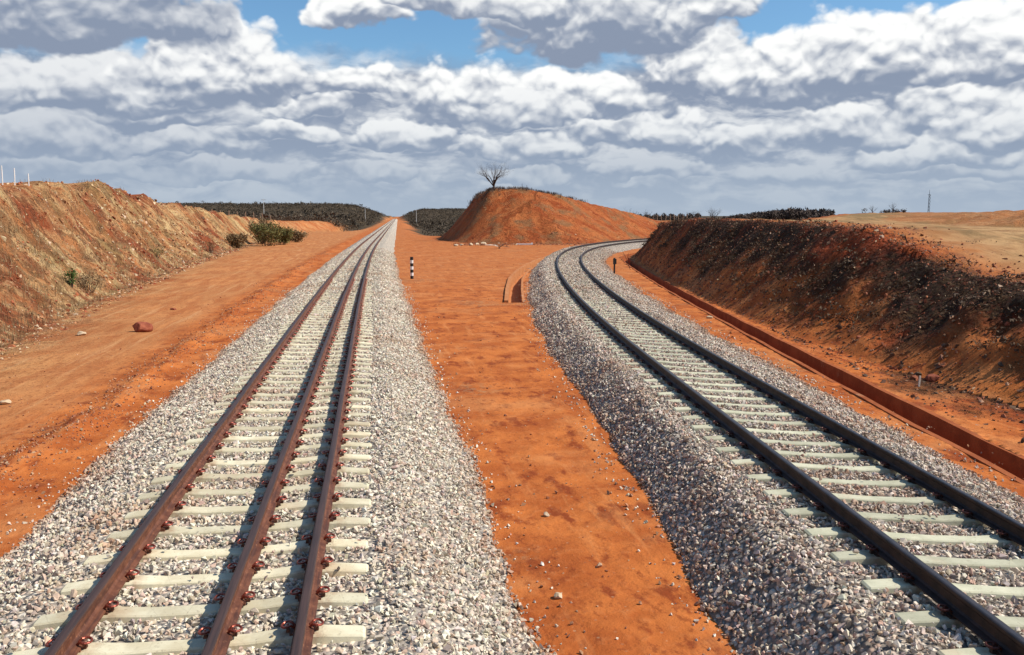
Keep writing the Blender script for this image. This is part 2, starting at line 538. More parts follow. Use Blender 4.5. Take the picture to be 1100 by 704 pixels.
# ------------------------------------------------------------------ earth material
def earth_material():
    m, N, b = material("earth", 0.95, 0, 0.12)
    P = N.n('ShaderNodeNewGeometry').outputs['Position']
    zone = N.attr('zone'); z1, z2, z3 = N.sep(zone)       # strata bank, dark clod bank, scrub
    zone2 = N.attr('zone2'); y1, y2, y3 = N.sep(zone2)    # worn road, pale sand, mound
    suv = N.attr('slope_uv', 'Vector'); su, sv, sw = N.sep(suv)
    big = N.noise(P, 0.16, 4, .55); mid = N.noise(P, 0.9, 5, .6); fine_ = N.noise(P, 6.0, 6, .65); grit = N.noise(P, 38.0, 4, .7)
    # packed orange dirt
    base = N.mix(N.ss(mid, .36, .66), (0.36, 0.090, 0.020), (0.53, 0.160, 0.038))
    base = N.mix(N.ss(N.noise(N.vm('MULTIPLY', P, (1.0, .55, 1)), 2.3, 5, .65), .52, .64), base, (0.24, 0.050, 0.013))
    base = N.mix(N.m('MULTIPLY', N.ss(fine_, .5, .8), .45), base, (0.56, 0.21, 0.075))
    spot = N.m('MULTIPLY', N.ss(N.noise(P, .16, 5, .6), .56, .66), N.ss(N.noise(P, 5.0, 4, .7), .45, .6))
    base = N.mix(N.m('MULTIPLY', spot, .7), base, (0.30, 0.20, 0.105))
    base = N.mix(N.m('MULTIPLY', N.ss(N.noise(P, .35, 5, .65), .50, .64), .45), base, (0.58, 0.24, 0.085))
    # service road, dustier and browner
    road = N.mix(N.ss(big, .35, .65), (0.42, 0.175, 0.064), (0.52, 0.215, 0.075))
    road = N.mix(N.m('MULTIPLY', N.ss(N.noise(N.vm('MULTIPLY', P, (1.6, .25, 1)), 1.2, 5, .6), .42, .62), .75), road, (0.36, 0.115, 0.036))
    road = N.mix(N.m('MULTIPLY', N.ss(N.noise(N.vm('MULTIPLY', P, (2.4, .10, 1)), 1.0, 4, .6), .55, .68), .5), road, (0.60, 0.33, 0.15))
    base = N.mix(N.m('MULTIPLY', y1, N.ss(mid, .2, .5, .7, 1.0)), base, road)
    scuff = N.noise(N.vm('MULTIPLY', P, (1.3, .8, 1)), 5.5, 6, .72)
    base = N.mix(N.m('MULTIPLY', N.m('MULTIPLY', N.ss(scuff, .53, .62), N.ss(big, .38, .58)), .6), base, (0.20, 0.042, 0.012))
    base = N.mix(N.m('MULTIPLY', N.ss(N.noise(N.vm('MULTIPLY', P, (2.2, .22, 1)), 1.1, 5, .65), .56, .68), .4), base, (0.62, 0.25, 0.085))
    # pebble grit specks
    vcol = N.vor(P, 17.0, out='Color'); vd = N.vor(P, 17.0)
    vr, vg, vb = N.sep(vcol)
    speck = N.m('MULTIPLY', N.ss(vr, .90, .93), N.ss(vd, .30, .22))
    base = N.mix(N.m('MULTIPLY', speck, .55), base, N.mix(vg, (.50, .30, .17), (.22, .07, .03)))
    # streaked strata: coordinates along foot (u) and up slope (v)
    wv = N.noise(P, .5, 3, .5)
    wv = N.noise(P, .45, 5, .62)
    uu = N.m('ADD', N.m('ADD', su, N.m('MULTIPLY', sv, .45)), N.m('MULTIPLY', wv, 6.5))
    st = N.xyz(uu, N.m('MULTIPLY', sv, .34), 0.0)
    s1 = N.noise(st, .55, 6, .62); s2 = N.noise(st, 2.6, 6, .7); s3 = N.noise(N.xyz(uu, N.m('MULTIPLY', sv, .4), 5.0), 5.5, 4, .7)
    patch = N.noise(P, .22, 4, .55)
    ochre = N.mix(N.ss(s1, .38, .62), (0.52, 0.21, 0.078), (0.66, 0.45, 0.215))
    ochre = N.mix(N.ss(patch, .50, .62), ochre, (0.33, 0.085, 0.032))
    ochre = N.mix(N.ss(s2, .56, .70), ochre, (0.62, 0.43, 0.24))
    ochre = N.mix(N.m('MULTIPLY', N.ss(s2, .47, .36), .85), ochre, (0.15, 0.050, 0.022))
    ochre = N.mix(N.m('MULTIPLY', N.ss(s3, .60, .75), .6), ochre, (0.66, 0.52, 0.34))
    olive = N.ss(N.noise(P, .30, 5, .6), .50, .66)
    ochre = N.mix(N.m('MULTIPLY', olive, .7), ochre, (0.30, 0.20, 0.080))
    ochre = N.mix(N.m('MULTIPLY', N.ss(N.vor(N.xyz(uu, N.m('MULTIPLY', sv, .5), 0.0), 2.1), .42, .75), .55), ochre, (0.13, 0.052, 0.024))
    base = N.mix(z1, base, ochre)
    # mound: strong orange with pale streaks
    md = N.mix(N.ss(s1, .35, .65), (0.33, 0.075, 0.022), (0.50, 0.16, 0.050))
    md = N.mix(N.ss(N.noise(P, .35, 4, .6), .48, .66), md, (0.30, 0.14, 0.060))
    md = N.mix(N.m('MULTIPLY', N.ss(s2, .58, .70), N.ss(N.noise(P, .09, 2, .5), .44, .60)), md, (0.62, 0.40, 0.20))
    base = N.mix(y3, base, md)
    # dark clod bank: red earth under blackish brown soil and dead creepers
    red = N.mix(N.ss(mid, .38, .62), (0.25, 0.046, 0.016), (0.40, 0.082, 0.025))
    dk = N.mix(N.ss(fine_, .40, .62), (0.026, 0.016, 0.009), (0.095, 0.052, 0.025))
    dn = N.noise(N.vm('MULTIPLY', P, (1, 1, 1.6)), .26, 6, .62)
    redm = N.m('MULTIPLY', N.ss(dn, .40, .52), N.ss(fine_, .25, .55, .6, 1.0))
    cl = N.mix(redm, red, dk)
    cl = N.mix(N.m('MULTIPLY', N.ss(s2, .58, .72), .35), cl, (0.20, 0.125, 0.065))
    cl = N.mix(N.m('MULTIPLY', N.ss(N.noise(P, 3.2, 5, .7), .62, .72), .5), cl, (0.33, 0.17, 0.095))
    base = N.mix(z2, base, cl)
    # pale sandy field
    sand = N.mix(N.ss(mid, .35, .65), (0.44, 0.265, 0.12), (0.28, 0.145, 0.060))
    sand = N.mix(N.ss(N.noise(N.vm('MULTIPLY', P, (1.6, .8, 1)), .11, 6, .68), .45, .54), sand, (0.21, 0.135, 0.058))
    sand = N.mix(N.m('MULTIPLY', N.ss(N.noise(P, .9, 5, .7), .52, .66), .6), sand, (0.19, 0.11, 0.045))
    base = N.mix(y2, base, sand)
    scrub = N.mix(N.ss(N.noise(P, .05, 6, .68), .40, .62), (0.045, 0.036, 0.022), (0.10, 0.068, 0.038))
    base = N.mix(z3, base, scrub)
    N.put(b.inputs['Base Color'], base)
    h = N.m('ADD', N.m('MULTIPLY', mid, .6), N.m('ADD', N.m('MULTIPLY', fine_, .28), N.m('MULTIPLY', grit, .07)))
    hs = N.m('ADD', N.m('MULTIPLY', s2, .5), N.m('MULTIPLY', s3, .3))
    chunk = N.vor(N.xyz(N.m('MULTIPLY', uu, 1.0), N.m('MULTIPLY', sv, .55), 0.0), 2.1)
    hs = N.m('ADD', hs, N.m('MULTIPLY', chunk, .35))
    rough_amt = N.m('ADD', N.m('MULTIPLY', N.m('MAXIMUM', z1, y3), 1.0), N.m('MULTIPLY', z2, .9))
    h = N.m('ADD', h, N.m('MULTIPLY', hs, rough_amt))
    clod = N.m('SUBTRACT', 1.0, N.vor(P, 3.5)); clod2 = N.m('SUBTRACT', 1.0, N.vor(P, 9.0))
    h = N.m('ADD', h, N.m('MULTIPLY', N.m('ADD', N.m('MULTIPLY', clod, .5), N.m('MULTIPLY', clod2, .28)), N.m('MULTIPLY', z2, 1.0)))
    nb = N.bump(h, 0.9, N.m('ADD', 0.11, N.m('MULTIPLY', rough_amt, 0.60)))
    N.put(b.inputs['Normal'], nb)
    return m


M_EARTH = earth_material()

flat = info['flat']; D = info['D']
def app(v, a=0.0): return np.append(v, a)
strata = (info['sl'] * 1.0) + info['pl'] * np.clip(1 - info['dCl'] / 3, 0, 1)
strata = np.where(flat, np.exp(-info['dFl'] / 1.3) * .8 * (X[:-1] < -3), strata)
strata = strata * (1 - .6 * sstep(Y[:-1], 120, 220))
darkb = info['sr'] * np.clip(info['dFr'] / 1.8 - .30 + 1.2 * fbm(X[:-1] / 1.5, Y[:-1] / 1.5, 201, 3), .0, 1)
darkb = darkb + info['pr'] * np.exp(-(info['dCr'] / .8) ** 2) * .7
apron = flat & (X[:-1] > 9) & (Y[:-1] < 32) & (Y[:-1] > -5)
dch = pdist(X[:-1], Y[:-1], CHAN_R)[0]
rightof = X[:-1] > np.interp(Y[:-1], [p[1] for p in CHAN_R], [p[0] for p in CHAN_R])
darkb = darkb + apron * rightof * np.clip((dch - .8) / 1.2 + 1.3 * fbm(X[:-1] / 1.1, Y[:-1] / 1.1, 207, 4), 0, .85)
redc = info['pr'] * np.exp(-(info['dCr'] / 2.2) ** 2) * (Y[:-1] < 36)
sand = info['pr'] * (1 - np.exp(-(info['dCr'] / 1.6) ** 2)) + info['pm'] * .5
nat_ = natural(X[:-1], Y[:-1]); brown_heap = info['pr'] * sstep(nat_, 2.45, 2.9)
sand = sand * (1 - .45 * brown_heap) * (1 - .5 * redc)
mound = (info['sm'] | (info['pm'] & (info['dCm'] < 5))) * 1.0
mound = np.where(flat & (X[:-1] > 5), np.exp(-info['dFm'] / 2.0) * .8, mound)
scrub = np.maximum(sstep(D, 260, 330), sstep(Y[:-1], 160, 190) * (X[:-1] > 0)) * sstep(np.abs(X[:-1] - left_line(Y[:-1])[0]) + 6 * fbm(X[:-1] / 12, Y[:-1] / 12, 205, 3), 6, 10)
scrub = np.maximum(scrub, info['pl'] * sstep(info['dCl'], 25, 45) * .9)
mound = np.maximum(mound, brown_heap * .42)
scrub = np.maximum(scrub, info['pr'] * sstep(D, 175, 260) * (X[:-1] < .62 * Y[:-1])); scrub = np.maximum(scrub, info['pr'] * .55 * np.exp(-((np.hypot(X[:-1], Y[:-1]) - 70) / 9) ** 2) * (fbm(X[:-1] / 7, Y[:-1] / 7, 222, 3) > -.1)); scrub = np.maximum(scrub, info['pm'] * sstep(info['dCm'], 6, 14))
lx_ = left_line(Y[:-1])[0]
road = flat * sstep(-(X[:-1] - lx_), 4.2, 5.6)
road = np.maximum(road, flat * (X[:-1] > 1) * sstep(Y[:-1], 26, 60) * .35)
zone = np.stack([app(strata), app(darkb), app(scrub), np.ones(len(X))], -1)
zone2 = np.stack([app(road), app(sand), app(mound), np.ones(len(X))], -1)
su = np.where(info['sl'] | info['pl'], info['sFl'], np.where(info['sm'] | info['pm'], info['sFm'] + 500, info['sFr'] + 900))
sv = np.where(info['sl'] | info['pl'], info['dFl'], np.where(info['sm'] | info['pm'], info['dFm'], info['dFr']))
# on the flat keep the field of the nearest bank so blended strips stay streaked
su = np.where(flat & (X[:-1] < -3), info['sFl'], np.where(flat & (X[:-1] > 5) & (info['dFm'] < info['dFr']), info['sFm'] + 500, su))
slope_uv = np.stack([app(su), app(sv), np.zeros(len(X))], -1)

# split the one sheet into named pieces sharing their border vertices
fc = quads[:, 0]
cls = np.zeros(len(quads), int)
cls[info['sl'][fc] | info['pl'][fc]] = 1
cls[info['sm'][fc] | info['pm'][fc]] = 2
cls[info['sr'][fc] | info['pr'][fc]] = 3
cls[(D[fc] > 300)] = 4
keep = ~kill
V = np.stack([X, Y, Z], -1)
for ci, nm in enumerate(['ground', 'embankment_left', 'hill_middle', 'embankment_right', 'far_hills']):
    q = quads[(cls == ci) & keep]
    fl = [q]
    if ci == 0: fl.append(fan)
    used = np.unique(np.concatenate([f.ravel() for f in fl]))
    remap = np.full(len(V), -1); remap[used] = np.arange(len(used))
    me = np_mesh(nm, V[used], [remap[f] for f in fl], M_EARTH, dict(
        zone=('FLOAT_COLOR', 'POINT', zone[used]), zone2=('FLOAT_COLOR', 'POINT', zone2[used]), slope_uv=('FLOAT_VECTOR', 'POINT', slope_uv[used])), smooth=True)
    tag(link(nm, me), kind='structure')

# ------------------------------------------------------------------ drainage channels
def channel_mesh(name, line, mat, lw=.06, lh=0.0):
    # resample
    pts = []
    for a, b in zip(line[:-1], line[1:]):
        n = max(1, int(math.dist(a, b) / 1.0))
        for i in range(n):
            pts.append((a[0] + (b[0] - a[0]) * i / n, a[1] + (b[1] - a[1]) * i / n))
    pts.append(line[-1])
    P = np.array(pts)
    T = np.gradient(P, axis=0); T /= np.linalg.norm(T, axis=1)[:, None]
    Nn = np.stack([T[:, 1], -T[:, 0]], -1)      # to the right
    h0 = 0.022
    prof = [(-HW - lw, -.62), (-HW - lw, h0 + lh), (-HW + .055, h0 + lh), (-HW + .055, -.5), (HW - .055, -.5), (HW - .055, h0), (HW + .06, h0), (HW + .06, -.62)]
    verts = []
    for i, (p, n) in enumerate(zip(P, Nn)):
        zt = gz(*p) * 0.5
        for (o, z) in prof:
            dz_ = 0.012 * math.sin(i * 1.7 + (o > 0) * 2) if z > 0 else 0
            verts.append((p[0] + n[0] * o, p[1] + n[1] * o, z + zt * 0 + dz_))
    K = len(prof); n = len(P)
    f = []
    for i in range(n - 1):
        for j in range(K):
            a = i * K + j; b = i * K + (j + 1) % K
            f.append((a, b, b + K, a + K))
    e1 = [(0, 1, 2, 3), (0, 3, 4, 7), (4, 5, 6, 7)]
    for q in e1:
        f.append(tuple(q)); f.append(tuple((n - 1) * K + v for v in reversed(q)))
    return np_mesh(name, np.array(verts), [np.array(f)], mat)


m, N, b = material("dusty_concrete", 0.95, 0, .15)
P_ = N.n('ShaderNodeNewGeometry').outputs['Position']
c = N.mix(N.ss(N.noise(P_, 2.0, 5, .6), .4, .62), (0.36, 0.105, 0.035), (0.27, 0.072, 0.024))
c = N.mix(N.m('MULTIPLY', N.ss(N.noise(P_, 1.1, 6, .7), .58, .72), .6), c, (0.42, 0.25, 0.14))
c = N.mix(N.m('MULTIPLY', N.ss(N.noise(N.vm('MULTIPLY', P_, (1, 1, .2)), 6.0, 4, .6), .6, .75), .5), c, (0.16, 0.05, 0.02))
N.put(b.inputs['Base Color'], c)
N.put(b.inputs['Normal'], N.bump(N.noise(P_, 14, 5, .6), .5, .02))
M_CHAN = m
M_KERB = m.copy()
M_KERB.name = 'dusty_kerb_concrete'
for nd in M_KERB.node_tree.nodes:
    if nd.type == 'MIX' and not nd.inputs[6].is_linked:
        nd.inputs[6].default_value = (.50, .21, .085, 1); nd.inputs[7].default_value = (.42, .155, .055, 1)
tag(link('drainage_channel', channel_mesh('drainage_channel', CHAN_R, M_CHAN)), 'long open concrete drain caked in red dust at the foot of the dark right bank', 'drain')
tag(link('drainage_channel', channel_mesh('drainage_channel', CHAN_M, M_KERB, .12, .07)), 'short open concrete drain starting at a square mouth in the dirt between the two tracks', 'drain')

# ------------------------------------------------------------------ ballast
def ballast_material(name, cols, gap_shade):
    m, N, b = material(name, 0.92, 0, .2)
    P = N.n('ShaderNodeNewGeometry').outputs['Position']
    sc = 15.0
    vd = N.vor(P, sc); vc = N.vor(P, sc, out='Color')
    r, g, bb = N.sep(vc)
    c = N.mix(r, cols[0], cols[1]); c = N.mix(N.ss(g, .7, .95), c, cols[2]); c = N.mix(N.ss(bb, .8, 1.0), c, cols[3])
    c = N.mix(N.ss(vd, .36, .56), c, gap_shade)  # shadow between the stones painted into the cell edges
    N.put(b.inputs['Base Color'], c)
    h = N.m('ADD', N.m('MULTIPLY', N.m('SUBTRACT', 1.0, vd), 1.0), N.m('MULTIPLY', r, .5))
    N.put(b.inputs['Normal'], N.bump(h, 1.0, .055))
    return m


COL_L = [(0.66, 0.57, 0.44), (0.82, 0.74, 0.60), (0.62, 0.46, 0.35), (0.36, 0.31, 0.265)]
COL_R = [(0.56, 0.46, 0.365), (0.76, 0.67, 0.55), (0.52, 0.35, 0.26), (0.25, 0.205, 0.17)]  # pinkish grey stone, darkened further to paint in its shaded side
M_BL = ballast_material('pale_ballast_bed', COL_L, (0.33, .285, .24))
M_BR = ballast_material('shaded_grey_ballast_bed', COL_R, (0.20, .17, .145))


def ballast_profile(t, w_top, w_foot, ztop):
    """height over lateral offset t"""
    a = np.abs(t)
    return ztop * (1 - np.clip((a - w_top) / (w_foot - w_top), 0, 1.06))


WT, WF = 1.62, 2.93
def bed_height_left(x, y):
    cxl, _ = left_line(y)
    t = x - cxl
    wob = .22 * fbm(y / 2.6, np.sign(t) * 7.3, 301, 4, .6)
    z = ballast_profile(t, WT + wob * .6, WF - .17 + wob * .8, Z_SL - .045 + .045 * sstep(y, 22, 58) + .02 * sstep(y, 60, 90) + .02 * fbm(x / .4, y / .4, 307, 2) * sstep(y, 22, 50))
    return z + .03 * fbm(x / .5, y / .5, 305, 2), t


def right_foot(s, t):
    return np.where(t < 0, 2.32 + .16 * sstep(s, 8, 25), np.interp(s, [0, 5, 15, 28, 43, 60, 80], [2.55, 2.62, 2.85, 3.05, 3.1, 2.8, 2.8]))


def bed_height_right(s, t):
    wob = .26 * fbm(s / 2.6, np.sign(t) * 5.3, 311, 4, .6)
    foot = right_foot(s, t)
    z = ballast_profile(t, WT + wob * .5, foot + wob * .8, Z_SR - .045)
    z = z + (z > .3) * (.045 * sstep(s, 20, 55) + .02 * sstep(s, 60, 90) + .02 * fbm(s / .4, t / .4, 317, 2) * sstep(s, 20, 48))
    z = z - CANT * np.clip(t / 1.67, -1, 1) * np.clip(z / .4, 0, 1)
    return z + .03 * fbm(s / .5, t / .5, 315, 2)


tt = np.concatenate([np.linspace(-3.75, -1.3, 17), np.linspace(-1.0, 1.0, 6), np.linspace(1.3, 3.75, 17)])
ys = [0.0]
while ys[-1] < 900:
    ys.append(ys[-1] + (0.2 if ys[-1] < 60 else 0.6 if ys[-1] < 150 else 6))
ys = np.array(ys) - 3
YY, TT = np.meshgrid(ys, tt, indexing='ij')
XX = left_line(YY)[0] + TT
ZZ, _ = bed_height_left(XX, YY)
ZZ = np.where(np.abs(TT) > 3.6, -.2, ZZ - 0.02)
n1, n2 = YY.shape
ia = np.arange(n1 * n2).reshape(n1, n2)
qq = np.stack([ia[:-1, :-1], ia[:-1, 1:], ia[1:, 1:], ia[1:, :-1]], -1).reshape(-1, 4)
me = np_mesh('ballast_bed', np.stack([XX.ravel(), YY.ravel(), ZZ.ravel()], -1), [qq], M_BL, smooth=True)
tag(link('ballast_bed', me), 'pale crushed stone bed under the straight three-rail track', 'ballast', kind='structure')
ss_ = np.concatenate([np.arange(-9, 70, .2), np.arange(70, 205, .6)])
SS, TT = np.meshgrid(ss_, tt, indexing='ij')
TT = np.where(np.abs(TT) > 1.2, np.sign(TT) * (1.2 + (np.abs(TT) - 1.2) / 2.55 * (right_foot(SS, TT) - 1.02)), TT)
rx, ry, rh = right_line(SS)
XX = rx + TT * np.cos(rh); YY = ry - TT * np.sin(rh)
ZZ = bed_height_right(SS, TT) - 0.02
ZZ[:, 0] = -.12; ZZ[:, -1] = -.12
n1, n2 = SS.shape
ia = np.arange(n1 * n2).reshape(n1, n2)
qq = np.stack([ia[:-1, :-1], ia[:-1, 1:], ia[1:, 1:], ia[1:, :-1]], -1).reshape(-1, 4)
me = np_mesh('ballast_bed', np.stack([XX.ravel(), YY.ravel(), ZZ.ravel()], -1), [qq], M_BR, smooth=True)
tag(link('ballast_bed', me), 'grey crushed stone bed under the curving two-rail track', 'ballast', kind='structure')

# stone templates (convex hulls)
TEMPL = []
trnd = random.Random(5)
for i in range(26):
    bm = bmesh.new()
    np_ = trnd.choice([8, 8, 9, 10])
    ax = (trnd.uniform(.75, 1.15), trnd.uniform(.6, .95), trnd.uniform(.5, .8))
    for j in range(np_):
        while True:
            v = Vector((trnd.uniform(-1, 1), trnd.uniform(-1, 1), trnd.uniform(-1, 1)))
            if .3 < v.length < 1: break
        v.normalize()
        bm.verts.new((v.x * ax[0] * .5, v.y * ax[1] * .5, v.z * ax[2] * .5))
    r = bmesh.ops.convex_hull(bm, input=bm.verts)
    dead = [g for g in r['geom_interior'] + r['geom_unused'] if isinstance(g, bmesh.types.BMVert)]
    if dead: bmesh.ops.delete(bm, geom=dead, context='VERTS')
    bmesh.ops.triangulate(bm, faces=bm.faces)
    bm.verts.ensure_lookup_table(); bm.verts.index_update()
    TEMPL.append((np.array([v.co[:] for v in bm.verts]), np.array([[v.index for v in f.verts] for f in bm.faces])))
    bm.free()


def rand_rot(n, rg, tilt=1.0):
    q = rg.normal(size=(n, 4)); q /= np.linalg.norm(q, axis=1)[:, None]
    w, x, y, z = q.T
    return np.stack([1 - 2 * (y * y + z * z), 2 * (x * y - z * w), 2 * (x * z + y * w),
                     2 * (x * y + z * w), 1 - 2 * (x * x + z * z), 2 * (y * z - x * w),
                     2 * (x * z - y * w), 2 * (y * z + x * w), 1 - 2 * (x * x + y * y)], -1).reshape(n, 3, 3)


def stones_mesh(name, P, size, colors, mat, rg):
    n = len(P)
    which = rg.integers(0, len(TEMPL), n)
    Rm = rand_rot(n, rg)
    vs, fs, cs = [], [], []
    off = 0
    for k_, (tv, tf) in enumerate(TEMPL):
        ii = np.where(which == k_)[0]
        if len(ii) == 0: continue
        v = np.einsum('nij,vj->nvi', Rm[ii], tv) * size[ii][:, None, None] + P[ii][:, None, :]
        f = tf[None] + (np.arange(len(ii)) * len(tv))[:, None, None] + off
        vs.append(v.reshape(-1, 3)); fs.append(f.reshape(-1, 3))
        cs.append(np.repeat(colors[ii], len(tf), axis=0))
        off += len(ii) * len(tv)
    v = np.concatenate(vs); f = np.concatenate(fs); c = np.concatenate(cs)
    c = np.concatenate([c, np.ones((len(c), 1))], 1)
    return np_mesh(name, v, [f], mat, dict(tone=('FLOAT_COLOR', 'FACE', c)))


def stone_material(name):
    m, N, b = material(name, 0.9, 0, .25)
    P = N.n('ShaderNodeNewGeometry').outputs['Position']
    c = N.mix(N.ss(N.noise(P, 60, 4, .65), .35, .7, .0, .35), N.attr('tone'), (0.16, 0.11, 0.085))
    N.put(b.inputs['Base Color'], c)
    return m


M_STONE = stone_material('crushed_stone')


def pick_cols(n, cols, rg, wts=(.36, .38, .17, .09)):
    c = np.array(cols)
    w = rg.choice(len(cols), n, p=wts)
    out = c[w]
    out = out * rg.uniform(.80, 1.18, (n, 1)) * (1 + rg.normal(0, .035, (n, 3)))
    return np.clip(out, .02, .85)


SP = 0.60
SL_Y0 = 6.24 - .6          # first sleeper centre on the straight track
SR_S0 = 3.56 - .6          # first on the curve (arclength)


def on_sleeper(along, lat, first):
    ph = (along - first + SP / 2) % SP - SP / 2
    return (np.abs(ph) < .115) & (np.abs(lat) < 1.34)


def left_stones():
    rg = np.random.default_rng(101)
    out_P, out_s = [], []
    for (y0, y1, dens, sz) in ((3.6, 12, 580, .050), (12, 22, 500, .054), (22, 36, 360, .064), (36, 60, 220, .078), (60, 84, 70, .085)):
        n = int((y1 - y0) * 6.4 * dens)
        y = rg.uniform(y0, y1, n); t = rg.uniform(-3.35, 3.35, n)
        x = left_line(y)[0] + t
        z, _ = bed_height_left(x, y)
        s = sz * np.clip(rg.lognormal(0, .36, n), .42, 2.0)
        g = .035 * fbm(x / .3, y / .3, 308, 2)
        ok = z > -.012
        os_ = on_sleeper(y, t, SL_Y0)
        ok &= ~(os_ & (rg.random(n) > .012 + .25 * sstep(y, 18, 50)))
        z = np.where(os_, Z_SL - .01 + .35 * s, np.maximum(z, 0) + g + rg.uniform(-.012, .016, n))
        ok &= ~((np.abs(t - (-.835)) < .1) | (np.abs(t - .23) < .1) | (np.abs(t - .835) < .1)) | (z < Z_SL - .03)
        # thin out at the foot so the edge is ragged
        p = np.stack([x, y, z], -1)[ok]
        out_P.append(p); out_s.append(s[ok])
    return np.concatenate(out_P), np.concatenate(out_s), rg


def right_stones():
    rg = np.random.default_rng(202)
    out_P, out_s = [], []
    for (s0, s1, dens, sz) in ((0.5, 10, 580, .051), (10, 20, 500, .055), (20, 36, 350, .066), (36, 60, 210, .080), (60, 84, 70, .085)):
        n = int((s1 - s0) * 7.0 * dens)
        a = rg.uniform(s0, s1, n); t = rg.uniform(-3.3, 3.7, n)
        rx, ry, rh = right_line(a)
        x = rx + t * np.cos(rh); y = ry - t * np.sin(rh)
        z = bed_height_right(a, t)
        s = sz * np.clip(rg.lognormal(0, .36, n), .42, 2.0)
        ok = z > -.012
        os_ = on_sleeper(a, t, SR_S0)
        ok &= ~(os_ & (rg.random(n) > .012 + .25 * sstep(a, 16, 48)))
        g = .035 * fbm(x / .3, y / .3, 318, 2)
        ztop = Z_SR - CANT * t / 1.67
        z = np.where(os_, ztop - .01 + .35 * s, np.maximum(z, 0) + g + rg.uniform(-.012, .016, n))
        ok &= ~(np.abs(np.abs(t) - .835) < .1) | (z < ztop - .03)
        out_P.append(np.stack([x, y, z], -1)[ok]); out_s.append(s[ok])
    return np.concatenate(out_P), np.concatenate(out_s), rg


def dusted(cols, P, rg, cx_, half):
    z = P[:, 2]
    patch = fbm(P[:, 0] / 1.3, P[:, 1] / 1.3, 401, 4)
    f = np.clip((.16 - z) / .16, 0, 1) * .65 + np.clip(patch - .12, 0, 1) * .9 + .10 * rg.random(len(P))
    f = np.clip(f * rg.uniform(.4, 1.3, len(P)), 0, .75)[:, None]
    return cols * (1 - f) + np.array([.40, .17, .07]) * f


P, S, rg = left_stones()
me = stones_mesh('ballast_stones', P, S, dusted(pick_cols(len(P), COL_L, rg), P, rg, 0, 0), M_STONE, rg)
tag(link('ballast_stones', me), 'pale broken stones heaped between and beside the sleepers of the straight three-rail track', 'ballast', kind='stuff')
P, S, rg = right_stones()
me = stones_mesh('ballast_stones', P, S, dusted(pick_cols(len(P), COL_R, rg), P, rg, 0, 0), M_STONE, rg)
tag(link('ballast_stones', me), 'grey pink broken stones heaped between and beside the sleepers of the curving track', 'ballast', kind='stuff')

# loose stones strayed on to the dirt, rubble at the feet of the banks
def scatter_ground(n, fn, rg):
    x, y = fn(n, rg)
    return x, y, ground_z(x, y)


rg = np.random.default_rng(35)
n = 2600
y = np.exp(rg.uniform(math.log(16), math.log(100), n)); fx = np.interp(y, [p[1] for p in FOOT_L], [p[0] for p in FOOT_L])
x = fx - rg.uniform(-.4, 7.5, n)
sz = .16 * np.clip(rg.lognormal(0, .5, n), .4, 3.0) * np.clip(y / 45, .7, 1.5)
cc = pick_cols(n, [(.44, .22, .095), (.60, .44, .26), (.36, .11, .045), (.22, .11, .055)], rg, (.42, .16, .26, .16))
me = stones_mesh('bank_clods', np.stack([x, y, ground_z(x, y) - sz * .12], -1), sz, cc, M_STONE, rg)
tag(link('bank_clods', me), 'larger clods and broken layers sticking out of the left bank', 'rubble', kind='stuff')
rg = np.random.default_rng(33)
# strays along ballast edges
n = 1700
y = rg.uniform(4, 45, n); side = rg.choice([-1, 1], n)
t = side * (2.75 + np.abs(rg.normal(0, .22, n)))
xs = left_line(y)[0] + t; ysx = y
a = rg.uniform(1, 45, n); rx, ry, rh = right_line(a)
t2 = np.where(rg.random(n) < .5, -(2.4 + np.abs(rg.normal(0, .22, n))), np.interp(a, [0, 5, 15, 28, 43, 60], [2.6, 2.7, 3.0, 3.2, 3.2, 2.8]) + np.abs(rg.normal(0, .15, n)))
xs = np.concatenate([xs, rx + t2 * np.cos(rh)]); ysx = np.concatenate([ysx, ry - t2 * np.sin(rh)])
sz = .042 * np.clip(rg.lognormal(0, .35, len(xs)), .3, 1.9)
zz = ground_z(xs, ysx) + sz * .2
cc = pick_cols(len(xs), [COL_L[0], COL_L[1], (0.42, .22, .12), (.28, .13, .07)], rg, (.4, .3, .2, .1))
me = stones_mesh('stray_stones', np.stack([xs, ysx, zz], -1), sz, cc, M_STONE, rg)
tag(link('stray_stones', me), 'loose ballast stones strayed on to the orange dirt along the track edges', 'stones', kind='stuff')

# gravel on the service road windrow and dirt strips
n = 9000
y = np.exp(rg.uniform(math.log(5), math.log(90), n))
x = left_line(y)[0] - 4.05 - .5 * fbm(y / 9, y * 0, 91, 2) + rg.normal(0, .34, n)
n2_ = 3600
y2 = np.exp(rg.uniform(math.log(5), math.log(70), n2_)); x2 = rg.uniform(-10, 9, n2_) + y2 * .05
lx2 = left_line(y2)[0]
k2 = (np.abs(x2 - lx2) > 3.1)
x = np.concatenate([x, x2[k2]]); y = np.concatenate([y, y2[k2]])
sz = .030 * np.clip(rg.lognormal(0, .5, len(x)), .3, 3.2)
cc = pick_cols(len(x), [(.42, .20, .10), (.50, .33, .20), (.30, .10, .05), (.20, .06, .035)], rg, (.35, .25, .28, .12))
me = stones_mesh('road_gravel', np.stack([x, y, ground_z(x, y) + sz * .15], -1), sz, cc, M_STONE, rg)
tag(link('road_gravel', me), 'small brown gravel sprinkled over the dirt roads beside the tracks', 'gravel', kind='stuff')

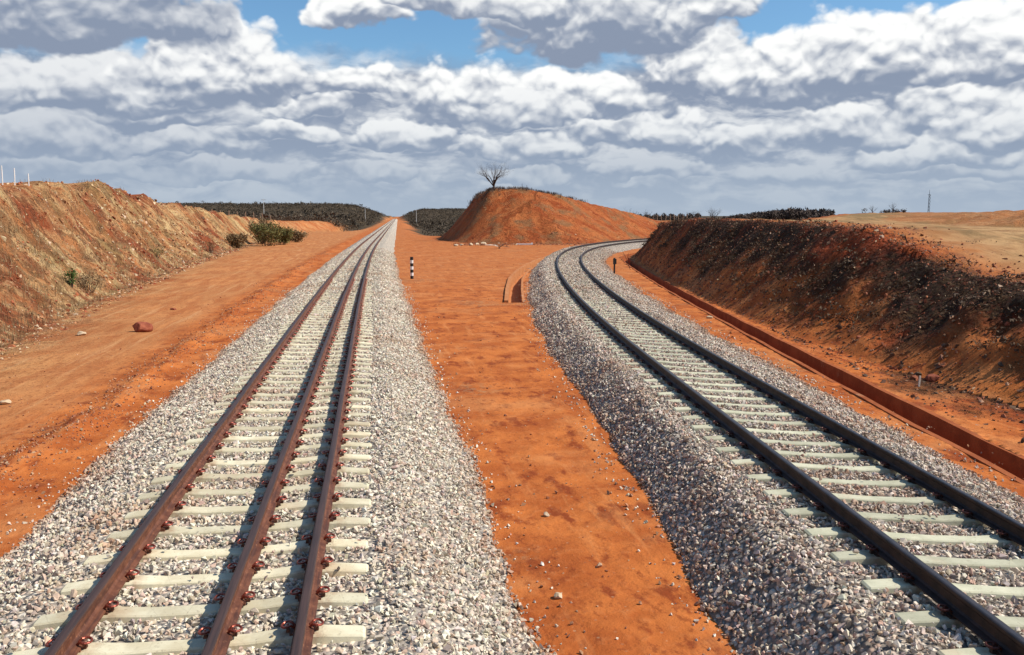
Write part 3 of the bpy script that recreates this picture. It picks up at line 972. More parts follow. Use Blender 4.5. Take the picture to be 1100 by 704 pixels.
# rubble on the left bank
n = 15000
y = np.exp(rg.uniform(math.log(14), math.log(115), n)); fx = np.interp(y, [p[1] for p in FOOT_L], [p[0] for p in FOOT_L])
x = fx - np.abs(rg.normal(0, 3.0, n)) + .9
sz = .075 * np.clip(rg.lognormal(0, .6, n), .25, 4.5) * np.clip(y / 38, .7, 1.7)
cc = pick_cols(n, [(.42, .20, .085), (.60, .44, .28), (.34, .09, .035), (.24, .12, .055)], rg, (.40, .20, .25, .15))
me = stones_mesh('bank_rubble', np.stack([x, y, ground_z(x, y) - sz * .1], -1), sz, cc, M_STONE, rg)
tag(link('bank_rubble', me), 'ochre and cream rubble lying on the sunlit left bank', 'rubble', kind='stuff')
# rubble and clods on the right bank
n = 17000
a = rg.uniform(5, 78, n) ** 1.0
fx = np.interp(a, [p[1] for p in FOOT_R[:9]], [p[0] for p in FOOT_R[:9]])
off_ = np.abs(rg.normal(0, 2.4, n)); near_ = (a < 26)
x = fx + off_ - np.where(near_, 2.3, 0) * rg.random(n)
y = a
k2 = pdist(x, y, CHAN_R)[0] > .62
x, y = x[k2], y[k2]; n = len(x)
sz = .065 * np.clip(rg.lognormal(0, .6, n), .25, 4.0)
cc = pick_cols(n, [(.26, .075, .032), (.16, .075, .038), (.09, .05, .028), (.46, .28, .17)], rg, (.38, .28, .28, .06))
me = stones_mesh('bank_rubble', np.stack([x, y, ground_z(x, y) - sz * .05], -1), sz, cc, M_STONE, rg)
tag(link('bank_rubble', me), 'dark red clods and rubble strewn over the shaded right bank', 'rubble', kind='stuff')
# stones along the right crest + mound foot
n = 2400
i_ = rg.random(n)
cp = np.array(CREST_R[2:14]); ii = i_ * (len(cp) - 1.001); k0 = ii.astype(int); fr = ii - k0
x = cp[k0, 0] * (1 - fr) + cp[k0 + 1, 0] * fr + rg.normal(.5, .9, n); y = cp[k0, 1] * (1 - fr) + cp[k0 + 1, 1] * fr + rg.normal(0, .6, n)
n3 = 1500
x3 = rg.uniform(10, 30, n3); y3 = 108.5 + rg.normal(0, 2.0, n3)
x = np.concatenate([x, x3]); y = np.concatenate([y, y3])
sz = np.concatenate([.07 * np.clip(rg.lognormal(0, .55, n), .3, 3.5), .14 * np.clip(rg.lognormal(0, .5, n3), .3, 3)])
cc = pick_cols(len(x), [(.36, .13, .06), (.55, .38, .25), (.28, .08, .035), (.20, .07, .035)], rg, (.4, .16, .27, .17))
me = stones_mesh('crest_rubble', np.stack([x, y, ground_z(x, y)], -1), sz, cc, M_STONE, rg)
tag(link('crest_rubble', me), 'reddish stones scattered along the top of the right bank and the foot of the middle hill', 'rubble', kind='stuff')

# ------------------------------------------------------------------ rails
m, N, b = material('rusty_rail', 0.62, .25, .4)
P_ = N.n('ShaderNodeNewGeometry').outputs['Position']
no = N.sep(N.n('ShaderNodeNewGeometry').outputs['Normal'])[2]
c = N.mix(N.ss(N.noise(P_, 9, 5, .6), .35, .65), (0.115, 0.040, 0.022), (0.20, 0.076, 0.040))
c = N.mix(N.ss(N.noise(N.vm('MULTIPLY', P_, (8, .7, 8)), 3, 4, .6), .48, .62, 0, .75), c, (0.07, 0.028, 0.02))
c = N.mix(N.ss(N.noise(P_, 22, 5, .7), .56, .68, 0, .6), c, (0.36, 0.16, 0.08))
N.put(b.inputs['Base Color'], c); N.put(b.inputs['Normal'], N.bump(N.noise(P_, 50, 4, .6), .25, .006))
M_RUST = m
m, N, b = material('rail_running_surface', 0.55, .25, .4)
P_ = N.n('ShaderNodeNewGeometry').outputs['Position']
c = N.mix(N.ss(N.noise(N.vm('MULTIPLY', P_, (14, .5, 8)), 3, 4, .6), .35, .65), (0.055, 0.034, 0.030), (0.090, 0.050, 0.040))
N.put(b.inputs['Base Color'], c)
M_RTOP = m
m, N, b = material('shaded_rail', 0.6, .3, .4)  # near-black colour paints in the shade on the curve's rail sides
P_ = N.n('ShaderNodeNewGeometry').outputs['Position']
c = N.mix(N.ss(N.noise(P_, 7, 5, .6), .35, .65), (0.022, 0.012, 0.010), (0.050, 0.026, 0.019))
N.put(b.inputs['Base Color'], c); N.put(b.inputs['Normal'], N.bump(N.noise(P_, 50, 4, .6), .25, .006))
M_DARK = m
m, N, b = material('dark_rail_running_surface', 0.38, .6, .5)
P_ = N.n('ShaderNodeNewGeometry').outputs['Position']
c = N.mix(N.ss(N.noise(P_, 7, 5, .6), .35, .65), (0.05, 0.042, 0.040), (0.085, 0.062, 0.055))
N.put(b.inputs['Base Color'], c)
M_DTOP = m

half = [(.075, 0), (.075, .011), (.060, .017), (.026, .028), (.0095, .045), (.0085, .075), (.0095, .112), (.018, .126), (.0345, .134), (.036, .140), (.036, .160), (.031, .168), (.020, .1715), (0, .172)]
RPROF = half + [(-a, b_) for a, b_ in reversed(half[:-1])]


def rail_mesh(name, pts, heads, zs, tilt, mats):
    K = len(RPROF)
    verts = []
    for (x, y), h, z, c in zip(pts, heads, zs, tilt):
        nx, ny = math.cos(h), -math.sin(h)
        for (o, u) in RPROF:
            oo = o + u * c; uu = u - o * c
            verts.append((x + nx * oo, y + ny * oo, z + uu))
    n = len(pts)
    ia = np.arange(n * K).reshape(n, K)
    q = np.stack([ia[:-1, :], np.roll(ia, -1, 1)[:-1, :], np.roll(ia, -1, 1)[1:, :], ia[1:, :]], -1)
    prof_mid = [(RPROF[j][1] + RPROF[(j + 1) % K][1]) / 2 for j in range(K)]
    mi = np.tile(np.array([1 if pm > .158 else 0 for pm in prof_mid]), n - 1)
    q = q.reshape(-1, 4)
    return np_mesh(name, np.array(verts), [q], mats, matidx=mi)


ysr = np.concatenate([np.arange(1.5, 130, 1.0), np.arange(130, 880, 8)])
lx, lh = left_line(ysr)
for off_, lab in ((-.835, 'rust brown outermost left rail of the straight three-rail track'),
                  (.23, 'rust brown middle rail of the straight three-rail track'),
                  (.835, 'rust brown rail at the right of the straight three-rail track')):
    wav = .004 * np.sin(ysr * .9 + off_ * 5)
    pts = np.stack([lx + off_ * np.cos(lh) + wav, ysr - off_ * np.sin(lh)], -1)
    me = rail_mesh('rail', pts, lh, np.full(len(ysr), Z_SL + .018), np.zeros(len(ysr)), [M_RUST, M_RTOP])
    tag(link('rail', me), lab, 'rail', 'rails of the straight track')
sr = np.concatenate([np.arange(-2, 80, 1.0), np.arange(80, 205, 1.5)])
rx, ry, rh = right_line(sr)
for off_, lab in ((-.835, 'dark rail on the outer side of the curving track, next to the bare dirt strip'),
                  (.835, 'dark rail on the inner side of the curving track, nearer the drain and dark bank')):
    pts = np.stack([rx + off_ * np.cos(rh), ry - off_ * np.sin(rh)], -1)
    me = rail_mesh('rail', pts, rh, np.full(len(sr), Z_SR + .018 - CANT * off_ / 1.67), np.full(len(sr), CANT / 1.67), [M_DARK, M_DTOP])
    tag(link('rail', me), lab, 'rail', 'rails of the curving track')

# ------------------------------------------------------------------ sleepers and clips
def sleeper_material(name, c1, c2):
    m, N, b = material(name, 0.88, 0, .25)
    P = N.n('ShaderNodeNewGeometry').outputs['Position']
    oi = N.n('ShaderNodeObjectInfo').outputs['Random']
    c = N.mix(N.ss(N.noise(P, 3.2, 5, .62), .36, .64), c1, c2)
    c = N.mix(N.m('MULTIPLY', N.ss(N.noise(P, 11, 5, .7), .58, .74), .45), c, (0.30, 0.24, 0.16))
    c = N.mix(N.m('MULTIPLY', N.ss(N.noise(P, 1.4, 3, .6), .56, .7), .30), c, (0.50, 0.30, 0.17))
    # rust washed off the rail seats, dust on the flanks, hairline cracks
    ox = N.sep(N.n('ShaderNodeTexCoord').outputs['Object'])[0]
    near = None
    for r_ in (-.835, .835):
        g_ = N.ss(N.m('ABSOLUTE', N.m('SUBTRACT', ox, r_)), .10, .26, 1.0, 0.0)
        near = g_ if near is None else N.m('MAXIMUM', near, g_)
    c = N.mix(N.m('MULTIPLY', N.m('MULTIPLY', near, N.ss(N.noise(P, 7, 5, .65), .38, .66)), .62), c, (0.30, 0.13, 0.065))
    c = N.mix(N.m('MULTIPLY', N.ss(N.noise(P, 26, 4, .7), .60, .68), .5), c, (0.24, 0.19, 0.13))
    c = N.mix(N.m('MULTIPLY', N.ss(N.vor(P, 2.6, 'DISTANCE_TO_EDGE'), .010, .003), .16), c, (0.20, 0.16, 0.11))
    hs = N.n('ShaderNodeHueSaturation'); N.put(hs.inputs['Color'], c)
    N.put(hs.inputs['Value'], N.m('ADD', .80, N.m('MULTIPLY', oi, .28)))
    N.put(b.inputs['Base Color'], hs.outputs[0])
    N.put(b.inputs['Normal'], N.bump(N.noise(P, 45, 4, .7), .3, .006))
    return m


M_SL = sleeper_material('cream_concrete', (0.61, 0.54, 0.365), (0.73, 0.67, 0.48))
M_SR = sleeper_material('pale_green_concrete', (0.45, 0.44, 0.31), (0.57, 0.55, 0.40))


def sleeper_mesh(name, mat, seats):
    # stations across the track (local x), top height and half widths vary
    st = [-1.31, -1.29, -1.1, -.98, -.70, -.45, 0, .45, .70, .98, 1.1, 1.29, 1.31]
    top = [-.045, -.030, -.012, 0, 0, -.022, -.030, -.022, 0, 0, -.012, -.030, -.045]
    wid = [.072, .078, .083, .084, .084, .076, .072, .076, .084, .084, .083, .078, .072]
    verts = []; fcs = []
    for x, t, w in zip(st, top, wid):
        verts += [(x, -w - .035, -.21), (x, -w - .006, t - .012), (x, -w + .006, t), (x, w - .006, t), (x, w + .006, t - .012), (x, w + .035, -.21)]
    n = len(st)
    for i in range(n - 1):
        for j in range(5):
            a = i * 6 + j
            fcs.append((a, a + 6, a + 7, a + 1))
        fcs.append((i * 6 + 5, (i + 1) * 6 + 5, (i + 1) * 6, i * 6))
    me = bpy.data.meshes.new(name)
    me.from_pydata(verts, [], fcs + [tuple(range(5, -1, -1))[::-1], tuple((n - 1) * 6 + k_ for k_ in range(5, -1, -1))])
    me.materials.append(mat)
    me.update()
    bm = bmesh.new(); bm.from_mesh(me); bmesh.ops.recalc_face_normals(bm, faces=bm.faces); bm.to_mesh(me); bm.free()
    return me


m, N, b = material('red_rusty_clip', 0.38, .55, .6)
P_ = N.n('ShaderNodeNewGeometry').outputs['Position']
N.put(b.inputs['Base Color'], N.mix(N.ss(N.noise(P_, 60, 3, .6), .35, .65), (0.20, 0.035, 0.022), (0.33, 0.075, 0.042)))
M_CLIP = m
m, N, b = material('clip_bolt_metal', 0.3, .8, .6)
P_ = N.n('ShaderNodeNewGeometry').outputs['Position']
N.put(b.inputs['Base Color'], N.mix(N.noise(P_, 50, 2), (0.42, 0.24, 0.17), (0.60, 0.42, 0.34)))
M_BOLT = m


def tube_np(pts, rad, seg=6):
    pts = [Vector(p) for p in pts]
    vs = []
    n = len(pts)
    prev = None
    for i, p in enumerate(pts):
        t = (pts[min(i + 1, n - 1)] - pts[max(i - 1, 0)]).normalized()
        if prev is None:
            u = t.cross(Vector((0, 0, 1)))
            if u.length < .1: u = t.cross(Vector((1, 0, 0)))
        else:
            u = prev - t * prev.dot(t)
        u.normalize(); prev = u
        w = t.cross(u)
        r = rad[i] if isinstance(rad, (list, tuple)) else rad
        for k_ in range(seg):
            a = 2 * math.pi * k_ / seg
            vs.append(tuple(p + u * (r * math.cos(a)) + w * (r * math.sin(a))))
    fs = []
    for i in range(n - 1):
        for k_ in range(seg):
            a = i * seg + k_; b_ = i * seg + (k_ + 1) % seg
            fs.append((a, b_, b_ + seg, a + seg))
    fs.append(tuple(range(seg - 1, -1, -1))); fs.append(tuple((n - 1) * seg + k_ for k_ in range(seg)))
    return vs, fs


class MB:
    """collects pieces, builds one mesh"""
    def __init__(s): s.v = []; s.f = []; s.mi = []; s.mats = []

    def add(s, vs, fs, mat):
        if mat not in s.mats: s.mats.append(mat)
        o = len(s.v); s.v += [tuple(v) for v in vs]
        s.f += [tuple(i + o for i in f) for f in fs]; s.mi += [s.mats.index(mat)] * len(fs)

    def tube(s, pts, rad, mat, seg=6): s.add(*tube_np(pts, rad, seg), mat)

    def box(s, c, d, mat, rot=None, taper=1.0):
        vs = []
        for sx, sy, sz_ in ((-1, -1, -1), (1, -1, -1), (1, 1, -1), (-1, 1, -1), (-1, -1, 1), (1, -1, 1), (1, 1, 1), (-1, 1, 1)):
            k_ = taper if sz_ > 0 else 1
            v = Vector((sx * d[0] / 2 * k_, sy * d[1] / 2 * k_, sz_ * d[2] / 2))
            if rot is not None: v = rot @ v
            vs.append(tuple(v + Vector(c)))
        s.add(vs, [(0, 3, 2, 1), (4, 5, 6, 7), (0, 1, 5, 4), (1, 2, 6, 5), (2, 3, 7, 6), (3, 0, 4, 7)], mat)

    def mesh(s, name, smooth=False):
        me = bpy.data.meshes.new(name)
        me.from_pydata(s.v, [], s.f)
        for m_ in s.mats: me.materials.append(m_)
        me.polygons.foreach_set('material_index', s.mi)
        me.polygons.foreach_set('use_smooth', [smooth] * len(s.f))
        me.update()
        return me


def clip_mesh(M_CLIP, M_BOLT, M_RUST):
    """spring clip on the field side (+x points away from the rail), origin at rail foot edge on sleeper"""
    mb = MB()
    # cast shoulder
    mb.box((.034, 0, .014), (.036, .045, .028), M_RUST, taper=.8)
    # omega loop rising and curling over the rail foot
    pts = []
    for i in range(15):
        a = math.radians(-140 + 280 * i / 14)
        pts.append((.042 + .047 * math.cos(a), .055 * math.sin(a), .052 + .020 * math.cos(a * .5) - .014 * math.cos(a)))
    pts = [(-.028, .020, .036)] + [(p[0], p[1], p[2]) for p in reversed(pts)] + [(-.028, -.020, .036)]
    mb.tube(pts, .0115, M_CLIP, 7)
    # bolt head
    hexv = []; hf = []
    for z in (.034, .062):
        for k_ in range(6):
            a = k_ * math.pi / 3
            hexv.append((.036 + .019 * math.cos(a), .019 * math.sin(a), z))
    hf = [tuple(range(5, -1, -1)), tuple(range(6, 12))] + [(k_, (k_ + 1) % 6, 6 + (k_ + 1) % 6, 6 + k_) for k_ in range(6)]
    mb.add(hexv, hf, M_BOLT)
    mb.tube([(.036, 0, .06), (.036, 0, .078)], [.012, .009], M_BOLT, 6)
    return mb.mesh('rail_clip')


def pad_mesh(M_RUST):
    mb = MB()
    mb.box((0, 0, .007), (.185, .13, .018), M_RUST)
    return mb.mesh('base_plate')


ORD = ['first', 'second', 'third', 'fourth', 'fifth', 'sixth', 'seventh', 'eighth', 'ninth', 'tenth', 'eleventh', 'twelfth', 'thirteenth', 'fourteenth', 'fifteenth', 'sixteenth',
       'seventeenth', 'eighteenth', 'nineteenth', 'twentieth', 'twenty-first', 'twenty-second', 'twenty-third', 'twenty-fourth']


def build_sleepers(count, first, mesh, pos_fn, rails, clipped, labf, lab_rest, group, cm, pm):
    for i in range(count):
        x, y, z, h, tilt = pos_fn(first + i * SP)
        o = link('sleeper', mesh)
        o.rotation_euler = (0, tilt + random.uniform(-.004, .004), -h + random.uniform(-.009, .009))
        o.location = (x + random.uniform(-.018, .018), y + random.uniform(-.012, .012), z)
        tag(o, labf % ORD[i] if i < len(ORD) else lab_rest, 'railway sleeper', group)
        if i < clipped:
            for r in rails:
                p = link('base_plate', pm, o); p.location = (r, 0, 0)
                for sgn in (-1, 1):
                    c_ = link('rail_clip', cm, o)
                    c_.location = (r + sgn * .078, random.uniform(-.004, .004), .004)
                    c_.scale = (.86, .86, .86); c_.rotation_euler = (0, 0, 0 if sgn > 0 else math.pi)


m, N, b = material('shaded_red_clip', 0.5, .4, .4)  # darker copy of the red clip, with shade put into its colour
P_ = N.n('ShaderNodeNewGeometry').outputs['Position']
N.put(b.inputs['Base Color'], N.mix(N.ss(N.noise(P_, 60, 3, .6), .35, .65), (0.045, 0.014, 0.010), (0.11, 0.030, 0.020)))
M_CLIPD = m
CLIP = clip_mesh(M_CLIP, M_BOLT, M_RUST); PAD = pad_mesh(M_RUST)
CLIPD = clip_mesh(M_CLIPD, M_CLIPD, M_DARK); PADD = pad_mesh(M_DARK)
SM_L = sleeper_mesh('sleeper', M_SL, 3); SM_R = sleeper_mesh('sleeper', M_SR, 2)


def pl(y):
    x, h = left_line(y)
    return float(x), y, Z_SL, float(h), 0.0


def pr(s):
    x, y, h = right_line(s)
    return float(x), float(y), Z_SR, float(h), math.atan(CANT / 1.67)


NL, NR = 150, 150
build_sleepers(NL, SL_Y0, SM_L, pl, (-.835, .23, .835), 62, 'cream concrete sleeper of the three-rail track, %s up from the photo bottom',
               'cream concrete sleeper far up the straight three-rail track, crowded in perspective', 'sleepers of the straight track', CLIP, PAD)
build_sleepers(NR, SR_S0, SM_R, pr, (-.835, .835), 62, 'greenish concrete sleeper of the curving track, %s up from the photo bottom',
               'pale concrete sleeper farther round the curving track, crowded in perspective', 'sleepers of the curving track', CLIPD, PADD)
# the uncountable far sleepers
vt = np.array([v.co[:] for v in SM_L.vertices]); ft = [tuple(p.vertices) for p in SM_L.polygons]
for (mat, fn, start, end, lab) in ((M_SL, pl, SL_Y0 + NL * SP, 330, 'distant cream sleepers of the straight track running to the horizon'),
                                   (M_SR, pr, SR_S0 + NR * SP, 160, 'distant pale sleepers where the curving track goes behind the bank')):
    mb = MB(); s_ = start
    while s_ < end:
        x, y, z, h, tl_ = fn(s_)
        ch, sh = math.cos(-h), math.sin(-h)
        vs = [(x + v[0] * ch - v[1] * sh, y + v[0] * sh + v[1] * ch, z + v[2] - v[0] * tl_) for v in vt]
        mb.add(vs, ft, mat); s_ += SP
    tag(link('far_sleepers', mb.mesh('far_sleepers')), lab, 'railway sleepers', kind='stuff')

# ------------------------------------------------------------------ small objects
def simple_mat(name, c1, c2, rough=.85, scale=8):
    m, N, b = material(name, rough, 0, .3)
    P = N.n('ShaderNodeTexCoord').outputs['Object']
    N.put(b.inputs['Base Color'], N.mix(N.ss(N.noise(P, scale, 5, .6), .35, .65), c1, c2))
    N.put(b.inputs['Normal'], N.bump(N.noise(P, scale * 4, 4, .6), .4, .01))
    return m


M_BLACK = simple_mat('black_paint', (.012, .012, .012), (.03, .027, .025), .6)
M_WHITE = simple_mat('white_paint', (.72, .70, .66), (.82, .80, .77), .6)
M_WOOD = simple_mat('weathered_wood', (.22, .13, .08), (.40, .28, .19))
M_PALEWOOD = simple_mat('bleached_wood', (.55, .47, .38), (.68, .62, .54))
M_BARK = simple_mat('grey_bark', (.075, .055, .045), (.16, .125, .105), scale=3)
M_TWIG = simple_mat('dark_twigs', (.045, .030, .024), (.085, .060, .048), scale=3)
M_REDROCK = simple_mat('red_rock', (.20, .045, .022), (.34, .10, .05), scale=5)
M_PALEROCK = simple_mat('cream_rock', (.46, .33, .20), (.62, .50, .35), scale=5)
M_ROOF = simple_mat('clay_roof', (.30, .13, .08), (.38, .18, .11))

# banded marker post
mp = empty('marker_post', (2.13, 49.9, gz(2.13, 49.9)))
tag(mp, 'short black and white banded marker post standing in the dirt right of the straight track', 'marker post')
for i in range(7):
    mb = MB(); mb.tube([(0, 0, i * .185 - (.1 if i == 0 else 0)), (0, 0, (i + 1) * .185)], .095, M_BLACK if i % 2 == 0 else M_WHITE, 14)
    link('painted_band', mb.mesh('painted_band'), mp)

# black post by the curve
bp = empty('signal_post', (15.1, 51.9, gz(15.1, 51.9)))
tag(bp, 'short black post with a box head beside the inner edge of the curving track', 'post')
mb = MB(); mb.tube([(0, 0, -.1), (0, 0, 1.0)], .055, M_BLACK, 10); link('pole', mb.mesh('pole'), bp)
mb = MB(); mb.box((0.02, 0, .82), (.19, .15, .34), M_BLACK); mb.tube([(0, 0, .99), (0, 0, 1.06)], [.08, .05], M_BLACK, 8); link('head_box', mb.mesh('head_box'), bp)
# leaning stick next to it
mb = MB(); mb.tube([(0, 0, -.05), (-.25, .1, .7), (-.55, .1, 1.25)], [.02, .015, .008], M_TWIG, 5); mb.tube([(-.25, .1, .7), (-.1, .1, 1.2)], [.012, .006], M_TWIG, 5)
o = link('dry_branch', mb.mesh('dry_branch')); o.location = (17.6, 56.5, gz(17.6, 56.5)); tag(o, 'thin forked dry branch sticking up from the ground by the black post', 'branch')

# stakes
for (x, y, hh, lab, lean) in ((11.7, 16.35, .24, 'small pale wooden stake in the red dirt between drain and dark bank', .06), (12.9, 13.9, .22, 'small wooden stake among the rubble on the lower right bank', -.1)):
    mb = MB(); mb.box((0, 0, hh / 2 - .04), (.035, .025, hh + .08), M_PALEWOOD, rot=Matrix.Rotation(lean, 3, 'Y'))
    o = link('wooden_stake', mb.mesh('wooden_stake')); o.location = (x, y, gz(x, y)); tag(o, lab, 'stake')


def rock(name, x, y, s, mat, lab, flat_=.75, seed=0, group=None):
    bm = bmesh.new(); r = random.Random(seed)
    bmesh.ops.create_icosphere(bm, subdivisions=3, radius=.5)
    cuts = [(Vector((r.gauss(0, 1), r.gauss(0, 1), r.gauss(0, 1))).normalized(), r.uniform(.28, .44)) for _ in range(11)]
    for v in bm.verts:
        for nn, dd in cuts:
            e = v.co.dot(nn) - dd
            if e > 0: v.co -= nn * e * .9
        v.co *= 1 + .05 * math.sin(v.co.x * 17 + seed) * math.cos(v.co.y * 13)
    for v in bm.verts: v.co = Vector((v.co.x * s * 1.25, v.co.y * s, v.co.z * s * flat_ * 1.15))
    me = bpy.data.meshes.new(name); bm.to_mesh(me); bm.free(); me.materials.append(mat)
    o = link(name, me); o.location = (x, y, gz(x, y) + s * flat_ * .33); o.rotation_euler = (r.uniform(-.2, .2), r.uniform(-.2, .2), r.uniform(0, 6))
    tag(o, lab, 'rock', group)
    return o


rock('boulder', -7.5, 28.5, .52, M_REDROCK, 'large dark red boulder alone on the service road', .72, 3)
rock('rock', -9.15, 27.9, .27, M_PALEROCK, 'fist-sized pale rock at the left bank foot, left of the red boulder', .6, 5)
rock('rock', -7.35, 17.8, .21, M_PALEROCK, 'pale cream rock on the service road at the photo\'s left edge', .55, 8)
rock('rock', -8.0, 35.0, .24, M_REDROCK, 'small red rock on the service road beyond the large boulder', .4, 9)
rock('rock', 2.05, 9.9, .075, M_PALEROCK, 'small pale pebble alone in the middle of the orange dirt strip', .8, 12)
rock('rock', 1.70, 7.6, .085, M_PALEROCK, 'pale stone lying just off the straight track\'s ballast on orange dirt', .8, 14)
rock('rock', 12.4, 16.9, .27, M_REDROCK, 'dark red rock behind the small pale stake', .7, 16)
rock('rock', 12.05, 28.9, .20, M_PALEROCK, 'small pale rock on the dark bank just above the drain', .6, 18)

# debris near the middle hill
tm_ = empty('timber_pile', (14.0, 95, gz(14.0, 95)), .5)
tag(tm_, 'heap of broken weathered boards lying in the dirt before the middle hill', 'timber')
for i, (x, y, l, rz, ry_) in enumerate(((0, 0, 2.3, .9, .35), (.5, .2, 1.8, -.5, .2), (-.5, .3, 1.7, .2, .15), (.3, -.3, 1.4, 1.6, .4), (-1.2, .1, 1.6, .05, .05))):
    mb = MB(); mb.box((0, 0, 0), (l, .16, .07), M_WOOD if i % 2 else M_PALEWOOD)
    p = link('board', mb.mesh('board'), tm_); p.location = (x, y, .28 + .04 * i); p.rotation_euler = (0, ry_, rz)
mb = MB(); mb.box((0, 0, .1), (2.1, .35, .16), M_WHITE); mb.box((.95, .05, .22), (.25, .2, .1), M_WHITE)
o = link('white_beam', mb.mesh('white_beam')); o.location = (19.0, 106.5, gz(19, 106.5)); o.rotation_euler = (0, 0, -.15)
tag(o, 'white beam lying on the dirt at the foot of the middle hill', 'beam')
for i, (x, y, s) in enumerate(((9.9, 104, .55), (10.8, 106, .45), (11.9, 105, .6), (12.9, 107, .5), (13.6, 106, .8))):
    rock('rock', x, y, s, M_PALEROCK, ['leftmost pale rock of the row before the middle hill', 'second pale rock from the left before the middle hill', 'middle pale rock of the row before the middle hill',
         'fourth pale rock from the left before the middle hill', 'largest and rightmost pale rock of the row before the middle hill'][i], .6, 30 + i)

# ------------------------------------------------------------------ vegetation
def grow(mb, p, d, length, rad, depth, rnd, mat, spread=.55, up_=.25, seg=5):
    n = 4
    pts = [p]; q = p.copy(); dd = d.copy()
    for i in range(n):
        dd = (dd + Vector((rnd.gauss(0, .13), rnd.gauss(0, .13), rnd.gauss(0, .08) + up_ * .12))).normalized()
        q = q + dd * (length / n); pts.append(q.copy())
    rads = [rad * (1 - .45 * i / n) for i in range(n + 1)]
    mb.tube([tuple(x) for x in pts], rads, mat, seg)
    if depth <= 0: return
    for k_ in range(rnd.choice([2, 3, 3, 4])):
        i = rnd.choice([2, 3, 4, 4])
        ax = Vector((rnd.gauss(0, 1), rnd.gauss(0, 1), rnd.gauss(0, .6))).normalized()
        nd = (dd + ax * spread * rnd.uniform(.7, 1.4)).normalized()
        grow(mb, pts[i], nd, length * rnd.uniform(.58, .82), rads[i] * .62, depth - 1, rnd, mat, spread, up_, max(3, seg - 1))


def bare_tree(x, y, hgt, lab, seed, stems=5, group=None, depth=4, zoff=0):
    rnd = random.Random(seed)
    t = empty('bare_tree', (x, y, gz(x, y) + zoff))
    tag(t, lab, 'tree', group)
    tr = MB(); cr = MB()
    tr.tube([(0, 0, -.3), (0, 0, hgt * .04), (0.02, 0, hgt * .09)], [hgt * .045, hgt * .037, hgt * .03], M_BARK, 8)
    for i in range(stems):
        a = 2 * math.pi * i / stems + rnd.uniform(-.4, .4)
        lean = rnd.uniform(.1, .95)
        d = Vector((math.cos(a) * lean, math.sin(a) * lean, 1)).normalized()
        grow(cr, Vector((0, 0, hgt * .06)), d, hgt * rnd.uniform(.30, .38), hgt * .021, depth, rnd, M_TWIG)
    link('trunk', tr.mesh('trunk', True), t); link('crown', cr.mesh('crown'), t)
    return t


bare_tree(17.6, 124.6, 4.5, 'bare leafless tree standing alone on top of the middle hill', 4, 9, depth=5)


def leaf_faces(n, fn, size, rnd):
    vs = []; fs = []
    for i in range(n):
        c_ = fn(); a = Vector((rnd.gauss(0, 1), rnd.gauss(0, 1), rnd.gauss(0, 1))).normalized(); b_ = a.orthogonal().normalized()
        b_.rotate(Matrix.Rotation(rnd.uniform(0, 6.28), 3, a)); s = size * rnd.uniform(.6, 1.4)
        o_ = len(vs)
        vs += [tuple(c_ - b_ * s), tuple(c_ + a.cross(b_) * s * .45), tuple(c_ + b_ * s), tuple(c_ - a.cross(b_) * s * .45)]
        fs.append((o_, o_ + 1, o_ + 2, o_ + 3))
    return vs, fs


def leaf_mat(name, c1, c2):
    m, N, b = material(name, .7, 0, .25)
    P = N.n('ShaderNodeTexCoord').outputs['Object']
    N.put(b.inputs['Base Color'], N.mix(N.ss(N.noise(P, 2.2, 3, .6), .35, .65), c1, c2))
    return m


M_LEAF = leaf_mat('olive_leaves', (.10, .10, .030), (.20, .17, .055))
M_LEAF2 = leaf_mat('green_leaves', (.035, .09, .018), (.09, .15, .03))
M_DRY = leaf_mat('dry_leaves', (.16, .10, .05), (.29, .20, .10))
M_DARKV = leaf_mat('dark_scrub_leaves', (.042, .034, .022), (.115, .080, .050))


def shrub(x, y, w, h, lab, seed, mat, nleaf=1800, size=.09, group=None, stalks=14):
    rnd = random.Random(seed)
    t = empty('shrub', (x, y, gz(x, y)))
    tag(t, lab, 'shrub', group)
    st = MB(); tips = []
    for i in range(stalks):
        a = rnd.uniform(0, 6.28); r = rnd.uniform(.1, .5) * w
        p0 = Vector((math.cos(a) * r * .3, math.sin(a) * r * .3, -.1)); p1 = Vector((math.cos(a) * r * .8, math.sin(a) * r * .8, h * rnd.uniform(.45, .7)))
        p2 = Vector((math.cos(a) * r, math.sin(a) * r, h * rnd.uniform(.6, 1)))
        st.tube([tuple(p0), tuple(p1), tuple(p2)], [h * .014, h * .009, h * .003], M_TWIG, 4); tips += [p1, p2, p2, (p1 + p2) / 2, (p0 * .4 + p1 * .6)]
    link('stems', st.mesh('stems'), t)

    def fn():
        c_ = rnd.choice(tips)
        return Vector((c_.x + rnd.gauss(0, w * .08), c_.y + rnd.gauss(0, w * .08), max(.03, c_.z + rnd.gauss(0, h * .10))))
    lf = MB(); lf.add(*leaf_faces(nleaf, fn, size, rnd), mat)
    link('foliage', lf.mesh('foliage'), t)


def atz(px, py, z):
    d = fw + rt * ((px - 550) / 900) + up * ((352 - py) / 900)
    k_ = (z - H_CAM) / d.z
    return d.x * k_, d.y * k_


